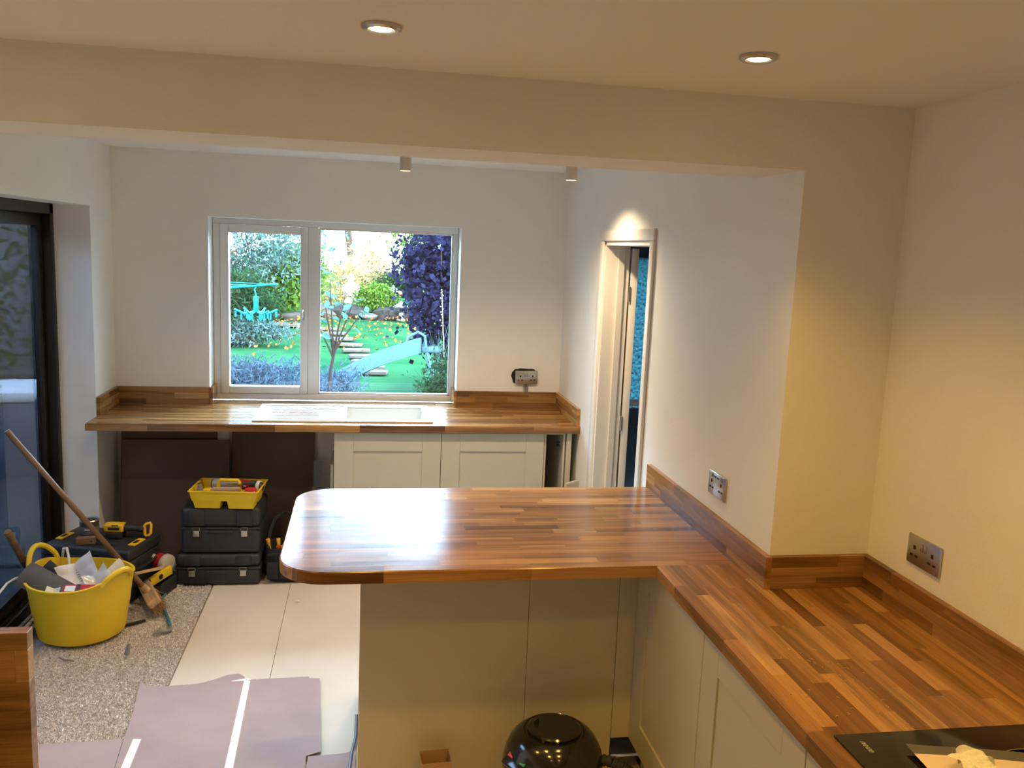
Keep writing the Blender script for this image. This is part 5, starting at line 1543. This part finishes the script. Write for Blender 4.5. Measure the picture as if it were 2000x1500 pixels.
# rotary washing line and the peg hanger on it
m_cyan = M('cyan_plastic', (0.0007868, 0.06714, 0.08918), 0.35, spec=0.04)
t = thing('washing_line', 'rotary washing line arm with blue-green cords, left of the window', 'washing line', (-3.9, 6.2, GZ))
MB().cyl((0, 0, 0), (0, 0, 1.62), .022, n=12).build('post', m_steel, t)
arms = []
for k in range(4):
    a = math.radians(-4 + 90 * k)
    e = (1.55 * math.cos(a), 1.55 * math.sin(a), 1.60)
    arms.append(e)
    MB().tube([(0, 0, 1.42), e], .012, 8).build('arm', m_cyan, t)
for q in (.55, .7, .85, .97):
    b = MB()
    for k in range(4):
        p0 = Vector((0, 0, 1.42)).lerp(Vector(arms[k]), q)
        p1 = Vector((0, 0, 1.42)).lerp(Vector(arms[(k + 1) % 4]), q)
        b.tube([p0, p0.lerp(p1, .5) - Vector((0, 0, .03)), p1], .004, 5)
    b.build('cord', m_cyan, t)
t = thing('peg_hanger', 'bright cyan peg hanger dangling from the washing line', 'peg hanger', (-2.62, 6.05, 0.0))
MB().tube([(0, 0, 1.30), (-.02, 0, 1.27), (0, 0, 1.22), (0, 0, 1.17)], .008, 8).build('hook', m_cyan, t)
MB().box((-.03, -.012, 1.0), (.03, .012, 1.19)).build('spine', m_cyan, t, bevel=.006)
for k in range(6):
    a = 2 * PI * k / 6 + .2
    MB().tube([(0, 0, 1.0), (.14 * math.cos(a), .14 * math.sin(a), .965), (.265 * math.cos(a), .265 * math.sin(a), 1.02)], .013, 8).build('rib', m_cyan, t)
m_peg = M('blue_peg', (0.002098, 0.04197, 0.1311), 0.4, spec=0.04)
for k in range(18):
    a = 2 * PI * (k % 6) / 6 + .2
    r = (.10, .18, .25)[k // 6]
    z = (.965, .975, 1.005)[k // 6]
    MB().box((-.012, -.006, -.085), (.012, .006, -.008)).build('peg', m_peg if k % 3 == 0 else m_cyan, t, loc=(r * math.cos(a), r * math.sin(a), z), rot=(0, 0, a), bevel=.003, seg=1)

# statue and lanterns on the rockery
m_white_stone = M('white_stone', (0.22, 0.2171, 0.203), 0.8, spec=0.04, bump=.2, bscale=20)
t = thing('garden_statue', 'white seated stone figure on the rockery', 'statue', (-1.66, 21.2, GZ + .34))
MB().lathe([(.17, 0), (.20, .04), (.19, .10), (.12, .16), (.11, .20)], 20).build('plinth', m_white_stone, t)
MB().lathe([(.10, .19), (.20, .24), (.22, .32), (.19, .42), (.20, .52), (.17, .60), (.08, .655), (.06, .68)], 22, sy=.75).build('torso', m_white_stone, t)
MB().ball((0, -.01, .78), .105, 16, 12, sz=1.2).build('head', m_white_stone, t)
for s in (-1, 1):
    MB().tube([(s * .18, 0, .56), (s * .23, -.06, .42), (s * .12, -.16, .34), (s * .02, -.18, .33)], [.055, .05, .045, .04], 10).build('arm', m_white_stone, t)
m_grey_stone = M('grey_cast_stone', (0.02623, 0.02797, 0.02972), 0.85, spec=0.04, var=.2, vscale=10)
def lantern(x, y, z, s, label):
    t = thing('stone_lantern', label, 'lantern', (x, y, z))
    MB().lathe([(.16 * s, 0), (.17 * s, .05 * s), (.09 * s, .10 * s), (.08 * s, .30 * s), (.16 * s, .36 * s)], 8).build('pedestal', m_grey_stone, t)
    MB().lathe([(.10 * s, .36 * s), (.10 * s, .50 * s)], 6).build('light_box', m_grey_stone, t)
    MB().lathe([(.26 * s, .50 * s), (.25 * s, .54 * s), (.12 * s, .62 * s), (.05 * s, .66 * s), (.05 * s, .70 * s), (.0001, .74 * s)], 8).build('roof', m_grey_stone, t)
lantern(-0.42, 20.6, GZ + .35, .85, 'small grey stone pagoda lantern on the rockery')
lantern(-0.22, 19.6, GZ, .8, 'grey stone lantern at the lawn edge below the red flower')
tag(MB().ball((-0.24, 19.9, GZ + .78), .055, 10, 8).build('red_flower', M('red_petals', (0.1692, 0.01692, 0.0141), .6)), 'single red flower beside the stone lanterns', 'flower')
t = thing('bird_feeder', 'small bird feeder hanging on the blue-green tree', 'bird feeder', (-4.25, 15.1, 1.85))
MB().cyl((0, 0, -.12), (0, 0, .10), .06, n=14).build('seed_tube', m_glass if False else M('grey_clear_plastic', (0.45, 0.5, 0.5), .2), t)
MB().lathe([(.09, .10), (.02, .16), (.0001, .17)], 14).build('roof', m_steel, t)
MB().lathe([(.09, -.13), (.09, -.115)], 14).build('tray', m_steel, t)
MB().cyl((0, 0, .16), (0, 0, .75), .004, n=6).build('wire', m_steel, t)

# outside the patio door
walls('wall_garden', [((-14.0, 8.2, GZ), (-4.6, 8.4, 2.3))], M('garden_wall_render', (0.05, 0.056, 0.064), 0.9, spec=0.04, var=.15, vscale=1.5), 'blue-grey rendered garden wall seen through the patio door')
walls('wall_patio_screen', [((-5.2, -10, GZ), (-4.95, 1.4, 2.7))], M('screen_wall_render', (0.055, 0.064, 0.075), 0.85, spec=0.04, var=.1, vscale=2), 'unseen rendered wall added beside the patio to cut daylight')  # out of view, added to dim the light entering by the patio door
t = thing('storage_box', 'pale grey-blue garden storage box outside the patio door', 'storage box', (-4.75, 2.75, GZ), math.radians(12))
m_pale = M('pale_blue_plastic', (0.045, 0.06, 0.09), .4)
MB().box((-.60, -.35, 0), (.60, .35, .68)).build('box_body', m_pale, t, bevel=.02)
MB().box((-.64, -.38, .685), (.64, .38, .78)).build('box_lid', m_whiteprint, t, bevel=.03)
MB().box((-.12, -.39, .60), (.12, -.36, .66)).build('hasp', m_grey, t, bevel=.006)
plant('bush', 'green hedge bush outside the patio door', 'bush', (-5.9, 4.8, GZ), lf_green, 5200, (0, 0, 1.3), (1.0, 1.0, 1.2), .10, 50, (.8, .05), .55, k=40)
fm = M('weathered_fence', (0.03497, 0.03672, 0.03846), 0.85, spec=0.04, var=.2, vscale=4)
t = thing('garden_fence', 'grey weathered board fence outside the patio door', 'fence', (-6.6, -3.0, GZ))
pm = MB().box((-.012, -.072, 0), (.012, .072, 1.75)).mesh('board', fm, bevel=.003, seg=1)
for k in range(64):
    place(pm, 'board', t, (0, k * .152, 0))
for z in (.35, 1.4):
    MB().box((-.05, -.1, z), (-.012, 9.7, z + .08)).build('rail', fm, t)
for k in range(6):
    MB().box((-.13, k * 1.9 - .05, 0), (-.05, k * 1.9 + .05, 1.85)).build('post', fm, t)
